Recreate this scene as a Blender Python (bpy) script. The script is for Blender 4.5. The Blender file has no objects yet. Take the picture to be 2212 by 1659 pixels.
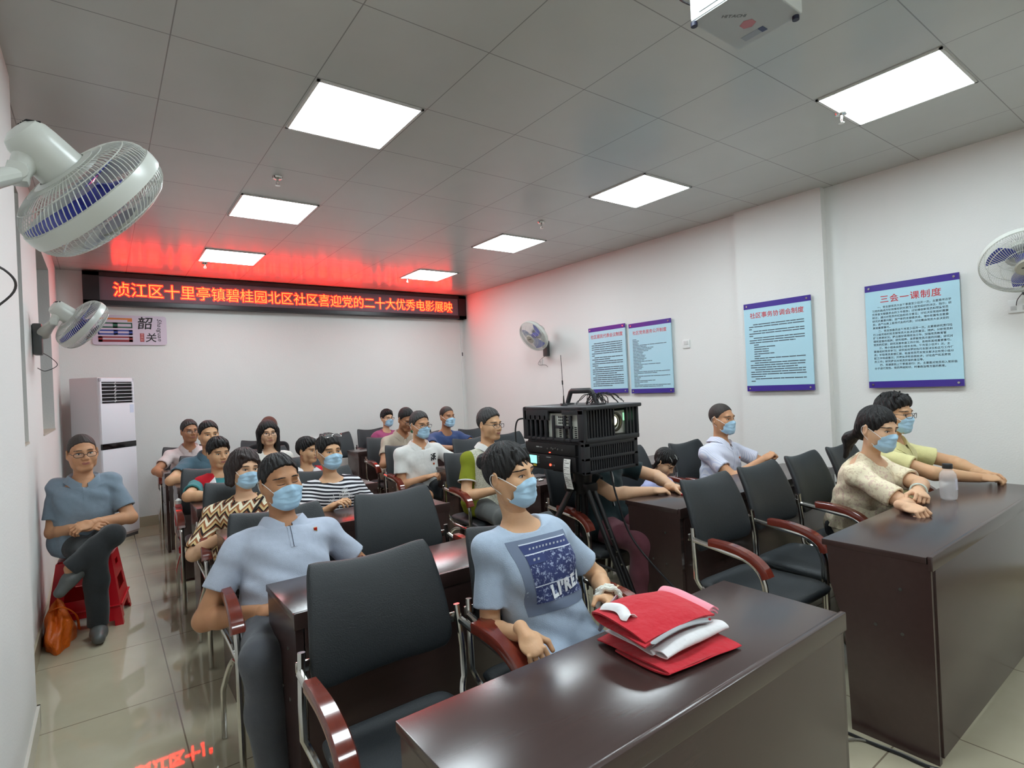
import bpy, bmesh, math, random
import numpy as np
from mathutils import Matrix, Vector
random.seed(7); rng = np.random.default_rng(7)
S = bpy.context.scene
COL = S.collection
PI = math.pi

# ------------------------------------------------------------------ camera
CAM = np.array([-0.8924, -2.6474, 1.46])
cam_d = bpy.data.cameras.new('camera'); cam = bpy.data.objects.new('camera', cam_d); COL.objects.link(cam)
cam_d.sensor_width = 36.0; cam_d.lens = 36.0 * 1198.3 / 2212.0; cam_d.clip_start = 0.02
_r = Vector((0.802542, -0.594774, -0.046586)); _u = Vector((0.035628, -0.030167, 0.99891)); _w = Vector((0.595531, 0.803327, 0.003019))
cam.matrix_world = Matrix(((_r.x, _u.x, -_w.x, CAM[0]), (_r.y, _u.y, -_w.y, CAM[1]), (_r.z, _u.z, -_w.z, CAM[2]), (0, 0, 0, 1)))
S.camera = cam

# ------------------------------------------------------------------ world, exposure
wd = bpy.data.worlds.new('night'); S.world = wd; wd.use_nodes = True
wd.node_tree.nodes['Background'].inputs[0].default_value = (0.02, 0.022, 0.03, 1)
wd.node_tree.nodes['Background'].inputs[1].default_value = 0.3
S.view_settings.view_transform = 'Standard'; S.view_settings.look = 'None'
S.view_settings.gamma = 1.0; S.view_settings.exposure = 0.0; S.view_settings.use_curve_mapping = False
S.cycles.max_bounces = 8; S.cycles.diffuse_bounces = 5; S.cycles.glossy_bounces = 4; S.cycles.transmission_bounces = 6; S.cycles.transparent_max_bounces = 12
S.cycles.caustics_reflective = False; S.cycles.caustics_refractive = False; S.cycles.sample_clamp_indirect = 6
S.cycles.use_denoising = True
LIGHT_PANEL = 25.0       # radiance of the ceiling light panels
SIGN_RED = 32.0         # radiance of the LED characters

CEIL = 2.98; WALL_R = 4.0; WALL_L = -1.245; WALL_B = 5.24; WALL_F = -5.2

# ------------------------------------------------------------------ colours and materials
def lin(c):
    c = c / 255.0
    return c / 12.92 if c <= 0.04045 else ((c + 0.055) / 1.055) ** 2.4
def rgb(r, g, b): return (lin(r), lin(g), lin(b), 1.0)
MATS = {}
class NT:
    def __init__(s, m):
        s.t = m.node_tree; s.n = s.t.nodes; s.b = s.n['Principled BSDF']
    def new(s, typ, **kw):
        n = s.n.new(typ)
        for k, v in kw.items():
            if k in n.inputs.keys() if hasattr(n.inputs, 'keys') else False: n.inputs[k].default_value = v
            else: setattr(n, k, v)
        return n
    def link(s, a, b): s.t.links.new(a, b)
    def math(s, op, a, b=None, c=None):
        n = s.n.new('ShaderNodeMath'); n.operation = op
        for i, v in enumerate((a, b, c)):
            if v is None: continue
            if isinstance(v, (int, float)): n.inputs[i].default_value = v
            else: s.link(v, n.inputs[i])
        return n.outputs[0]
    def mix(s, f, a, b):
        n = s.n.new('ShaderNodeMix'); n.data_type = 'RGBA'
        for sock, v in ((n.inputs[0], f), (n.inputs[6], a), (n.inputs[7], b)):
            if isinstance(v, (int, float)): sock.default_value = v
            elif isinstance(v, tuple): sock.default_value = v
            else: s.link(v, sock)
        return n.outputs[2]
    def obj(s): return s.n.new('ShaderNodeTexCoord').outputs['Object']
    def xyz(s, v):
        n = s.n.new('ShaderNodeSeparateXYZ'); s.link(v, n.inputs[0]); return n.outputs
    def noise(s, scale, detail=3.0, rough=0.5, vec=None):
        n = s.n.new('ShaderNodeTexNoise'); n.inputs['Scale'].default_value = scale; n.inputs['Detail'].default_value = detail
        n.inputs['Roughness'].default_value = rough
        s.link(vec if vec is not None else s.obj(), n.inputs['Vector']); return n.outputs['Fac']
    def bump(s, h, strength=0.3, dist=0.01):
        n = s.n.new('ShaderNodeBump'); n.inputs['Strength'].default_value = strength; n.inputs['Distance'].default_value = dist
        s.link(h, n.inputs['Height']); s.link(n.outputs[0], s.b.inputs['Normal'])
def mat(name, col, rough=0.5, metal=0.0, spec=0.5, bump=None, emit=None, alpha=None, coat=0.0, sheen=0.0):
    if name in MATS: return MATS[name]
    m = bpy.data.materials.new(name); m.use_nodes = True; MATS[name] = m
    b = m.node_tree.nodes['Principled BSDF']
    b.inputs['Base Color'].default_value = col; b.inputs['Roughness'].default_value = rough
    b.inputs['Metallic'].default_value = metal; b.inputs['Specular IOR Level'].default_value = spec
    b.inputs['Coat Weight'].default_value = coat; b.inputs['Sheen Weight'].default_value = sheen
    if emit: b.inputs['Emission Color'].default_value = emit[0]; b.inputs['Emission Strength'].default_value = emit[1]
    if alpha is not None: b.inputs['Alpha'].default_value = alpha
    if bump:
        t = NT(m); t.bump(t.noise(bump[0], 4.0), bump[1], bump[2] if len(bump) > 2 else 0.01)
    m.diffuse_color = col
    return m
def cloth(name, col, rough=0.85, wr=0.5):
    if name in MATS: return MATS[name]
    m = mat(name, col, rough, spec=0.25, sheen=0.15); t = NT(m)
    o = t.obj()
    fold = t.noise(9.0, 2.0, 0.5, o); weave = t.noise(420.0, 1.0, 0.5, o)
    t.bump(t.math('ADD', t.math('MULTIPLY', fold, 1.0), t.math('MULTIPLY', weave, 0.10)), wr, 0.03)
    c2 = tuple(min(1, x * 0.86) for x in col[:3]) + (1,)
    t.link(t.mix(t.noise(60.0, 3.0, 0.6, o), c2, col), t.b.inputs['Base Color'])
    return m

WALL = mat('white_wall_paint', rgb(225, 224, 221), 0.75, spec=0.2, bump=(90.0, 0.12, 0.01))
TRIMW = mat('white_plastic', rgb(225, 226, 224), 0.35)
CHROME = mat('chrome', rgb(205, 203, 198), 0.16, 1.0)
STEEL = mat('dull_steel', rgb(120, 120, 118), 0.4, 1.0)
BLACKP = mat('black_plastic', rgb(22, 22, 24), 0.42, bump=(300.0, 0.1, 0.002))
BLACKM = mat('black_metal_paint', rgb(18, 18, 19), 0.4)
DARKV = mat('dark_void', rgb(6, 6, 7), 0.8)
FANW = mat('ivory_fan_plastic', rgb(205, 207, 200), 0.28)
FANB = mat('blue_fan_blade', rgb(70, 80, 185), 0.25, alpha=0.85)
SKIN = {}
def skin(name, r, g, b):
    m = mat('skin_' + name, rgb(r, g, b), 0.5, spec=0.35)
    t = NT(m); t.b.inputs['Subsurface Weight'].default_value = 0.08; t.b.inputs['Subsurface Radius'].default_value = (0.008, 0.005, 0.003)
    t.link(t.mix(t.noise(14.0, 3.0), rgb(r, g, b), rgb(min(255, r * 1.01), g * 0.94, b * 0.92)), t.b.inputs['Base Color'])
    t.bump(t.noise(160.0, 2.0), 0.08, 0.004)
    return m
HAIR = mat('black_hair', rgb(17, 15, 15), 0.45, spec=0.4)
t = NT(HAIR); _o = t.obj(); _mp = t.n.new('ShaderNodeMapping'); _mp.inputs['Scale'].default_value = (170, 60, 22); t.link(_o, _mp.inputs['Vector'])
t.bump(t.noise(1.0, 3.0, 0.6, _mp.outputs[0]), 0.7, 0.012)
HAIRB = mat('brown_black_hair', rgb(38, 24, 22), 0.45); t = NT(HAIRB); _o = t.obj(); _mp = t.n.new('ShaderNodeMapping'); _mp.inputs['Scale'].default_value = (170, 60, 22); t.link(_o, _mp.inputs['Vector'])
t.bump(t.noise(1.0, 3.0, 0.6, _mp.outputs[0]), 0.7, 0.012)
HAIRG = mat('greying_hair', rgb(46, 44, 43), 0.5); t = NT(HAIRG); t.bump(t.noise(120.0, 3.0), 0.6, 0.008)

# dark mahogany laminate
WOOD = mat('dark_mahogany_laminate', rgb(62, 46, 44), 0.22, spec=0.75)
t = NT(WOOD); _o = t.obj(); _mp = t.n.new('ShaderNodeMapping'); _mp.inputs['Scale'].default_value = (3, 40, 40); t.link(_o, _mp.inputs['Vector'])
t.link(t.mix(t.noise(1.0, 4.0, 0.6, _mp.outputs[0]), rgb(58, 42, 40), rgb(66, 49, 46)), t.b.inputs['Base Color'])
t.bump(t.noise(700.0, 1.0), 0.05, 0.001)
ARMW = mat('red_brown_lacquered_wood', rgb(112, 44, 32), 0.14, spec=0.6, coat=0.4)
t = NT(ARMW); _o = t.obj(); _mp = t.n.new('ShaderNodeMapping'); _mp.inputs['Scale'].default_value = (60, 8, 60); t.link(_o, _mp.inputs['Vector'])
t.link(t.mix(t.noise(1.0, 4.0, 0.6, _mp.outputs[0]), rgb(92, 34, 26), rgb(124, 52, 38)), t.b.inputs['Base Color'])
LEATH = mat('black_leather', rgb(35, 39, 42), 0.48, spec=0.45, bump=(260.0, 0.4, 0.005))
# floor : 800 mm polished beige porcelain
FLOORM = mat('polished_beige_tile', rgb(186, 176, 158), 0.025, spec=0.55)
t = NT(FLOORM); X, Y, Z = t.xyz(t.obj())
def grout(t, c, off, pitch, w):
    f = t.math('FRACT', t.math('DIVIDE', t.math('SUBTRACT', c, off), pitch))
    d = t.math('ABSOLUTE', t.math('SUBTRACT', f, 0.5))
    return t.math('GREATER_THAN', d, 0.5 - w / pitch)
g = t.math('MAXIMUM', grout(t, X, -0.65, 0.8, 0.003), grout(t, Y, 0.64, 0.8, 0.003))
base = t.mix(t.noise(5.0, 5.0, 0.6), rgb(170, 162, 138), rgb(184, 176, 154))
t.link(t.mix(g, base, rgb(120, 108, 92)), t.b.inputs['Base Color'])
# ceiling : 600 mm lacquered metal tiles
CEILM = mat('white_metal_ceiling_tile', rgb(170, 168, 165), 0.22, spec=0.6)
t = NT(CEILM); X, Y, Z = t.xyz(t.obj())
g = t.math('MAXIMUM', grout(t, X, -0.012, 0.596, 0.0024), grout(t, Y, 0.0, 0.6, 0.0024))
t.link(t.mix(g, t.mix(t.noise(3.0, 2.0), rgb(186, 187, 183), rgb(194, 195, 191)), rgb(140, 139, 136)), t.b.inputs['Base Color'])
t.bump(t.math('ADD', t.math('MULTIPLY', g, -1.0), t.math('MULTIPLY', t.noise(1.6, 1.0), 0.15)), 0.25, 0.01)
BASEB = mat('beige_tile_skirting', rgb(176, 165, 142), 0.2)

# ------------------------------------------------------------------ object helpers
def tag(o, label=None, cat=None, group=None, kind=None):
    if label: o['label'] = label
    if cat: o['category'] = cat
    if group: o['group'] = group
    if kind: o['kind'] = kind
    return o
def empty(name, loc, label, cat, group=None, rz=0.0):
    o = bpy.data.objects.new(name, None); COL.objects.link(o); o.location = loc; o.rotation_euler = (0, 0, rz)
    o.empty_display_size = 0.05
    return tag(o, label, cat, group)
def link(name, me, parent=None, loc=None):
    o = bpy.data.objects.new(name, me); COL.objects.link(o)
    if parent is not None: o.parent = parent
    if loc is not None: o.location = loc
    return o
def raw_mesh(name, V, F4=None, F3=None, mats=(), smooth=True):
    me = bpy.data.meshes.new(name)
    V = np.asarray(V, dtype=np.float32).reshape(-1, 3)
    me.vertices.add(len(V)); me.vertices.foreach_set('co', V.ravel())
    li, ls, off = [], [], 0
    for F, n in ((F4, 4), (F3, 3)):
        if F is None or len(F) == 0: continue
        F = np.asarray(F, dtype=np.int32).reshape(-1, n); li.append(F.ravel()); ls.append(off + np.arange(len(F), dtype=np.int32) * n); off += F.size
    if li:
        li = np.concatenate(li); ls = np.concatenate(ls)
        me.loops.add(len(li)); me.loops.foreach_set('vertex_index', li)
        me.polygons.add(len(ls)); me.polygons.foreach_set('loop_start', ls)
        me.polygons.foreach_set('use_smooth', np.full(len(ls), smooth))
    for m in mats: me.materials.append(m)
    me.update(calc_edges=True); me.validate()
    return me
def copy_thing(o, loc=None, rz=None, label=None, group=None):
    c = o.copy(); COL.objects.link(c)
    if loc is not None: c.location = loc
    if rz is not None: c.rotation_euler = (0, 0, rz)
    if label: c['label'] = label
    if group: c['group'] = group
    for ch in list(o.children):
        d = ch.copy(); COL.objects.link(d); d.parent = c
        for g2 in list(ch.children):
            e = g2.copy(); COL.objects.link(e); e.parent = d
    return c

class MB:
    """collects shapes into one mesh"""
    def __init__(s): s.bm = bmesh.new()
    def _xf(s, vs, M):
        for v in vs: v.co = M @ v.co
    def box(s, c, d, bev=0.0, rot=None, seg=2):
        r = bmesh.ops.create_cube(s.bm, size=1.0); vs = r['verts']
        for v in vs: v.co = Vector((v.co.x * d[0], v.co.y * d[1], v.co.z * d[2]))
        if bev > 0:
            es = list({e for v in vs for e in v.link_edges})
            r2 = bmesh.ops.bevel(s.bm, geom=es, offset=min(bev, min(d) * 0.49), segments=seg, affect='EDGES', profile=0.6)
            vs = list({v for f in r2['faces'] for v in f.verts} | {v for v in vs if v.is_valid})
        M = Matrix.Translation(Vector(c))
        if rot is not None: M = M @ (rot.to_4x4() if hasattr(rot, 'to_4x4') else rot)
        s._xf(vs, M); return s
    def b2(s, lo, hi, bev=0.0):
        return s.box([(a + b) / 2 for a, b in zip(lo, hi)], [abs(b - a) for a, b in zip(lo, hi)], bev)
    def tube(s, pts, r, n=8, closed=False, caps=True, flat=1.0):
        P = [Vector(p) for p in pts]; N = len(P); rings = []
        rr = r if hasattr(r, '__len__') else [r] * N
        T = []
        for i in range(N):
            if closed: d = P[(i + 1) % N] - P[i - 1]
            else: d = P[min(i + 1, N - 1)] - P[max(i - 1, 0)]
            T.append(d.normalized() if d.length > 1e-9 else Vector((0, 0, 1)))
        up = Vector((0, 0, 1)) if abs(T[0].z) < 0.9 else Vector((1, 0, 0))
        u = (up - T[0] * up.dot(T[0])).normalized()
        for i in range(N):
            u = u - T[i] * u.dot(T[i])
            u = u.normalized() if u.length > 1e-6 else T[i].orthogonal().normalized()
            w = T[i].cross(u)
            rings.append([s.bm.verts.new(P[i] + (u * math.cos(a) * flat + w * math.sin(a)) * rr[i]) for a in [2 * PI * k / n for k in range(n)]])
        for i in range(N if closed else N - 1):
            A, B = rings[i], rings[(i + 1) % N]
            for k in range(n): s.bm.faces.new((A[k], A[(k + 1) % n], B[(k + 1) % n], B[k]))
        if caps and not closed:
            s.bm.faces.new(list(reversed(rings[0]))); s.bm.faces.new(rings[-1])
        return s
    def cyl(s, a, b, r0, r1=None, n=20, caps=True):
        return s.tube([a, b], [r0, r0 if r1 is None else r1], n, caps=caps)
    def lathe(s, prof, M=None, n=32):
        rings = []
        for r, z in prof:
            rings.append([s.bm.verts.new((r * math.cos(2 * PI * k / n), r * math.sin(2 * PI * k / n), z)) for k in range(n)])
        if M is not None:
            for R in rings: s._xf(R, M)
        for A, B in zip(rings, rings[1:]):
            for k in range(n): s.bm.faces.new((A[k], A[(k + 1) % n], B[(k + 1) % n], B[k]))
        return s
    def prism(s, poly, a, b, M=None):
        A = [s.bm.verts.new((x, y, a)) for x, y in poly]; B = [s.bm.verts.new((x, y, b)) for x, y in poly]
        if M is not None: s._xf(A + B, M)
        n = len(poly)
        s.bm.faces.new(list(reversed(A))); s.bm.faces.new(B)
        for k in range(n): s.bm.faces.new((A[k], A[(k + 1) % n], B[(k + 1) % n], B[k]))
        return s
    def grid(s, fn, nu, nv, closeu=False):
        G = [[s.bm.verts.new(fn(i / (nu if closeu else nu - 1), j / (nv - 1))) for j in range(nv)] for i in range(nu)]
        for i in range(nu if closeu else nu - 1):
            for j in range(nv - 1):
                s.bm.faces.new((G[i][j], G[(i + 1) % nu][j], G[(i + 1) % nu][j + 1], G[i][j + 1]))
        return s
    def build(s, name, m, parent=None, loc=None, smooth=None, solid=0.0):
        bmesh.ops.remove_doubles(s.bm, verts=s.bm.verts, dist=1e-6)
        if solid:
            bmesh.ops.recalc_face_normals(s.bm, faces=s.bm.faces)
            bmesh.ops.solidify(s.bm, geom=list(s.bm.faces), thickness=solid)
        bmesh.ops.recalc_face_normals(s.bm, faces=s.bm.faces)
        me = bpy.data.meshes.new(name); s.bm.to_mesh(me); s.bm.free()
        me.materials.append(m)
        if smooth is None: smooth = 32
        if smooth:
            me.polygons.foreach_set('use_smooth', [True] * len(me.polygons))
            me.set_sharp_from_angle(angle=math.radians(smooth))
        return link(name, me, parent, loc)
def arc(p0, p1, p2, n=6):
    p0, p1, p2 = Vector(p0), Vector(p1), Vector(p2)
    return [(p0 * (1 - t) ** 2 + p1 * 2 * t * (1 - t) + p2 * t * t) for t in [i / n for i in range(n + 1)]]
def spline(pts, n=6):
    P = [Vector(p) for p in pts]; out = []
    for i in range(len(P) - 1):
        a, b, c, d = P[max(i - 1, 0)], P[i], P[i + 1], P[min(i + 2, len(P) - 1)]
        for k in range(n):
            t = k / n
            out.append(0.5 * ((2 * b) + (c - a) * t + (2 * a - 5 * b + 4 * c - d) * t * t + (3 * b - a - 3 * c + d) * t ** 3))
    out.append(P[-1]); return out

# ------------------------------------------------------------------ lettering
GL = {}
def glyph(ch, bold=0.0):
    k = (ch, bold)
    if k not in GL:
        cu = bpy.data.curves.new('g', 'FONT'); cu.body = ch; cu.size = 1.0; cu.offset = bold; cu.resolution_u = 3
        ob = bpy.data.objects.new('g', cu); COL.objects.link(ob)
        me = bpy.data.meshes.new_from_object(ob.evaluated_get(bpy.context.evaluated_depsgraph_get()))
        V = np.array([v.co[:] for v in me.vertices], dtype=float).reshape(-1, 3); F = [tuple(p.vertices) for p in me.polygons]
        bpy.data.objects.remove(ob); bpy.data.curves.remove(cu); bpy.data.meshes.remove(me)
        GL[k] = (V, F)
    return GL[k]
def text_geo(lines, size, pitch, lead, bold=0.0, sx=1.0, shear=0.0):
    """lines laid out in the xy plane from the top left; every character on its own advance"""
    VV, FF, off = [], [], 0
    for j, ln in enumerate(lines):
        x = 0.0
        for ch in ln:
            if ch != ' ':
                V, F = glyph(ch, bold)
                if len(V):
                    W = V.copy(); W[:, 0] = W[:, 0] * size * sx + x + shear * W[:, 1] * size; W[:, 1] = W[:, 1] * size - j * lead
                    VV.append(W); FF += [tuple(i + off for i in f) for f in F]; off += len(W)
            x += pitch if not callable(pitch) else pitch(ch)
    return np.concatenate(VV), FF
def text_mesh(name, VF, M, m, parent=None):
    V, F = VF
    me = bpy.data.meshes.new(name)
    me.from_pydata([tuple(M @ Vector(v)) for v in V], [], F); me.materials.append(m); me.update()
    return link(name, me, parent)
def frame_M(o, x, y):
    x = Vector(x).normalized(); y = Vector(y).normalized(); z = x.cross(y)
    return Matrix(((x.x, y.x, z.x, o[0]), (x.y, y.y, z.y, o[1]), (x.z, y.z, z.z, o[2]), (0, 0, 0, 1)))
# ================================================================== the room
def structure(mb, name, m, parent=None, smooth=0):
    o = mb.build(name, m, parent, smooth=smooth)
    if parent is None: o['kind'] = 'structure'
    return o
structure(MB().b2((-1.7, WALL_F, -0.1), (4.2, 5.4, 0)), 'floor', FLOORM)
structure(MB().b2((-1.7, WALL_F, CEIL), (4.2, 5.4, CEIL + 0.1)), 'ceiling', CEILM)
structure(MB().b2((-1.7, WALL_B, 0), (4.2, 5.4, CEIL)), 'wall_back', WALL)
structure(MB().b2((WALL_R, WALL_F, 0), (4.2, WALL_B, CEIL)), 'wall_right', WALL)
structure(MB().b2((-1.7, WALL_F - 0.1, 0), (4.2, WALL_F, CEIL)), 'wall_front', WALL)
W1 = (0.60, 1.72); W2 = (2.75, 4.05); SILL = 1.25; LINT = 2.74; WX = -1.46
wl = MB()
for y0, y1, z0, z1 in ((WALL_F, WALL_B, 0, SILL), (WALL_F, WALL_B, LINT, CEIL), (WALL_F, W1[0], SILL, LINT), (W1[1], W2[0], SILL, LINT), (W2[1], WALL_B, SILL, LINT)):
    wl.b2((-1.6, y0, z0), (WALL_L, y1, z1))
structure(wl, 'wall_left', WALL)
structure(MB().b2((-1.4, -3.6, 0), (-1.178, 0.72, CEIL)), 'pillar', WALL)
structure(MB().b2((3.93, -0.53, 0), (4.05, 0.25, CEIL)), 'pillar', WALL)
structure(MB().b2((WALL_L, WALL_B - 0.012, 0), (4.0, WALL_B, 0.12)), 'baseboard_back', BASEB)
structure(MB().b2((WALL_L, 0.74, 0), (WALL_L + 0.012, WALL_B, 0.12)), 'baseboard_left', BASEB)
structure(MB().b2((WALL_R - 0.012, WALL_F, 0), (WALL_R, WALL_B, 0.12)), 'baseboard_right', BASEB)
structure(MB().b2((-1.178, -3.6, 0), (-1.166, 0.732, 0.1)).b2((WALL_L, 0.72, 0), (-1.166, 0.732, 0.1)), 'baseboard_pillar', mat('white_tile_skirting', rgb(205, 200, 190), 0.2))
FRAMEM = mat('grey_window_aluminium', rgb(120, 118, 115), 0.35, 0.6)
NIGHTG = mat('dark_window_glass', rgb(14, 15, 17), 0.03, spec=0.8)
for i, (y0, y1) in enumerate((W1, W2)):
    w = MB()
    for a, b in (((WX, y0, SILL), (WX + 0.06, y0 + 0.05, LINT)), ((WX, y1 - 0.05, SILL), (WX + 0.06, y1, LINT)), ((WX, y0, SILL), (WX + 0.06, y1, SILL + 0.05)),
                 ((WX, y0, LINT - 0.05), (WX + 0.06, y1, LINT)), ((WX, (y0 + y1) / 2 - 0.03, SILL), (WX + 0.07, (y0 + y1) / 2 + 0.03, LINT)), ((WX, y0, 2.02), (WX + 0.06, y1, 2.07))):
        w.b2(a, b)
    o = structure(w, 'window_%d' % (i + 1), FRAMEM)
    MB().b2((WX + 0.015, y0 + 0.03, SILL + 0.03), (WX + 0.03, y1 - 0.03, LINT - 0.03)).build('window_glass', NIGHTG, o, smooth=0)
    MB().b2((WX + 0.06, y0 + 0.002, SILL - 0.001), (WALL_L + 0.004, y1 - 0.002, SILL + 0.012)).build('window_sill', mat('stone_sill', rgb(196, 180, 160), 0.3), o, smooth=0)

# ------------------------------------------------------------------ ceiling lights
DIFF = mat('lit_light_panel', rgb(255, 255, 255), 0.5, emit=((0.88, 1.0, 1.05, 1), LIGHT_PANEL))
FRAMEW = mat('white_light_frame', rgb(215, 215, 212), 0.4)
rowname = {'right': {-3: 'nearest to the camera', 0: 'second from the camera', 3: 'third from the camera', 6: 'nearest the red sign'}, 'left': {-3: 'above the camera', 0: 'nearest visible, beside the big fan', 3: 'between the other two', 6: 'nearest the red sign'}}
for cx, side in ((0.2845, 'left'), (2.668, 'right')):
    for r in (-6, -3, 0, 3, 6):
        cy = 0.6 * r + 0.3
        lab = 'square lit ceiling panel in the %s row, %s' % (side, rowname[side].get(r, 'behind the camera'))
        o = empty('ceiling_light', (cx, cy, CEIL), lab, 'ceiling light', 'square lit ceiling panels')
        MB().b2((-0.286, -0.292, -0.008), (0.286, -0.278, 0.002)).b2((-0.286, 0.278, -0.008), (0.286, 0.292, 0.002)).b2((-0.286, -0.292, -0.008), (-0.272, 0.292, 0.002)).b2((0.272, -0.292, -0.008), (0.286, 0.292, 0.002)).build('frame', FRAMEW, o, smooth=0)
        MB().b2((-0.274, -0.28, -0.006), (0.274, 0.28, -0.001)).build('diffuser', DIFF, o, smooth=0)
# sprinklers
def sprinkler(x, y, lab):
    o = empty('sprinkler', (x, y, CEIL), lab, 'sprinkler', 'pendant sprinklers')
    MB().lathe([(0.0, -0.001), (0.034, -0.001), (0.03, -0.012), (0.012, -0.016), (0.0, -0.016)], n=20).build('rosette', CHROME, o)
    m = MB().cyl((0, 0, -0.012), (0, 0, -0.036), 0.009, 0.007, 10)
    m.tube([(0.008, 0, -0.034), (0.011, 0, -0.045), (0.003, 0, -0.058)], 0.002, 6).tube([(-0.008, 0, -0.034), (-0.011, 0, -0.045), (-0.003, 0, -0.058)], 0.002, 6)
    m.build('sprinkler_head', CHROME, o)
    MB().cyl((0, 0, -0.058), (0, 0, -0.061), 0.015, 0.017, 12).build('deflector', CHROME, o)
sprinkler(0.143, 1.362, 'pendant sprinkler on the ceiling between the two left light panels farthest from the sign')
sprinkler(2.68, -1.218, 'pendant sprinkler beside the nearest right light panel')
sprinkler(2.482, 1.324, 'pendant sprinkler on the ceiling above the middle of the right row')
sprinkler(0.089, 4.31, 'pendant sprinkler under the ceiling at the left half of the red sign')
sprinkler(2.492, 4.186, 'pendant sprinkler under the ceiling at the right half of the red sign')

# ------------------------------------------------------------------ LED sign
sg = empty('led_sign', (1.5, 5.18, 2.78), 'long black LED sign with red Chinese characters on the back wall under the ceiling', 'sign')
y0 = -0.07
hs = MB()
hs.b2((-2.515, y0, -0.19), (2.49, 0.058, -0.135), 0.004).b2((-2.515, y0, 0.135), (2.49, 0.058, 0.185), 0.004)
hs.b2((-2.515, y0, -0.19), (-2.36, 0.058, 0.185), 0.004).b2((2.35, y0, -0.19), (2.49, 0.058, 0.185), 0.004)
hs.build('housing', mat('black_sign_housing', rgb(24, 21, 26), 0.35), sg, smooth=0)
MB().b2((-2.37, y0 + 0.02, -0.14), (2.36, 0.058, 0.14)).build('dot_matrix_panel', mat('dark_matrix_panel', rgb(112, 94, 104), 0.6, bump=(400, 0.3, 0.004)), sg, smooth=0)
SIGN = '浈江区十里亭镇碧桂园北区社区喜迎党的二十大优秀电影展映'
def sign_chars(bold, size, name, m, y):
    lines = []
    VV, FF, off = [], [], 0
    for i, ch in enumerate(SIGN):
        V, F = glyph(ch, bold)
        W = V.copy(); c = (V.max(0) + V.min(0)) / 2
        W[:, 0] = (W[:, 0] - 0.5) * size - 2.24 + 0.083 + i * 0.166; W[:, 1] = (W[:, 1] - 0.37) * size * 1.06 - 0.005
        VV.append(W); FF += [tuple(k + off for k in f) for f in F]; off += len(W)
    return text_mesh(name, (np.concatenate(VV), FF), frame_M((0, y, 0), (1, 0, 0), (0, 0, 1)), m, sg)
sign_chars(0.026, 0.168, 'red_lettering', mat('lit_red_led', rgb(60, 5, 5), 0.6, emit=((1.0, 0.0022, 0.001, 1), SIGN_RED)), y0 + 0.018)
sign_chars(-0.009, 0.168, 'overexposed_core', mat('overexposed_red_led', rgb(60, 30, 5), 0.6, emit=((1.0, 0.042, 0.007, 1), SIGN_RED * 0.5)), y0 + 0.015)  # thinner amber copy imitates the overexposed core of the red characters

# ------------------------------------------------------------------ plaque under the sign
pl = empty('plaque', (-0.586, WALL_B, 2.318), 'lavender city plaque with coloured bars and brush lettering under the left end of the sign', 'plaque')
def rrect(w, h, r, n=6):
    out = []
    for cx, cy, a in ((w - r, h - r, 0), (r - w, h - r, 90), (r - w, r - h, 180), (w - r, r - h, 270)):
        for k in range(n + 1):
            t = math.radians(a + 90 * k / n); out.append((cx + r * math.cos(t), cy + r * math.sin(t)))
    return out
MY = frame_M((0, -0.004, 0), (1, 0, 0), (0, 0, 1))       # plane facing -y
MB().prism(rrect(0.361, 0.1725, 0.03), -0.004, 0.016, MY).build('board', mat('lavender_board', rgb(205, 190, 205), 0.35), pl, smooth=20)
def bars(name, m, rects):
    b = MB()
    for x0_, x1_, z0_, z1_ in rects: b.b2((x0_, -0.0225, z0_), (x1_, -0.019, z1_))
    b.build(name, m, pl, smooth=0)
bx0, bx1 = -0.307, 0.019
bars('orange_bar', mat('orange_paint', rgb(214, 128, 62), 0.5), [(bx0, bx1, 0.119, 0.14), (bx1 - 0.045, bx1, 0.098, 0.12)])
bars('green_bar', mat('green_paint', rgb(44, 96, 74), 0.5), [(bx0, bx1, 0.071, 0.087), (bx0, bx0 + 0.03, 0.023, 0.087), (bx0 + 0.14, bx0 + 0.185, 0.023, 0.087), (bx1 - 0.012, bx1, 0.023, 0.087), (bx0, bx1, 0.023, 0.04)])
bars('blue_bar', mat('blue_paint', rgb(52, 70, 150), 0.5), [(bx0, bx1, -0.015, 0.002), (bx0, bx0 + 0.012, -0.056, 0.0), (bx0 + 0.145, bx0 + 0.185, -0.056, 0.0), (bx1 - 0.035, bx1, -0.056, 0.0), (bx0, bx1, -0.056, -0.038)])
bars('red_bar', mat('crimson_paint', rgb(140, 38, 46), 0.5), [(bx0, bx1, -0.092, -0.075), (bx0, bx0 + 0.04, -0.138, -0.075), (bx1 - 0.035, bx1, -0.138, -0.075), (bx0, bx1, -0.138, -0.112)])
INK = mat('black_ink', rgb(28, 26, 28), 0.6)
MT = frame_M((0, -0.0215, 0), (1, 0, 0), (0, 0, 1))
for ch, x, z, s in (('韶', 0.062, 0.028, 0.155), ('关', 0.14, -0.128, 0.115)):
    text_mesh('lettering', text_geo([ch], s, s, s, 0.012, shear=0.12), MT @ Matrix.Translation((x, z, 0)), INK, pl)
MB().box((0.111, -0.021, -0.085), (0.04, 0.003, 0.1), 0.0).build('red_seal', mat('seal_red', rgb(160, 50, 52), 0.5), pl, smooth=0)
text_mesh('seal_lettering', text_geo(['善', '美', '韶'], 0.03, 0.03, 0.031, 0.01), frame_M((0, -0.0228, 0), (1, 0, 0), (0, 0, 1)) @ Matrix.Translation((0.096, -0.062, 0)), mat('seal_pink', rgb(214, 150, 150), 0.5), pl)
PW = {'S': .03, 'h': .034, 'a': .034, 'o': .034, 'g': .034, 'u': .034, 'n': .034}
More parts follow.
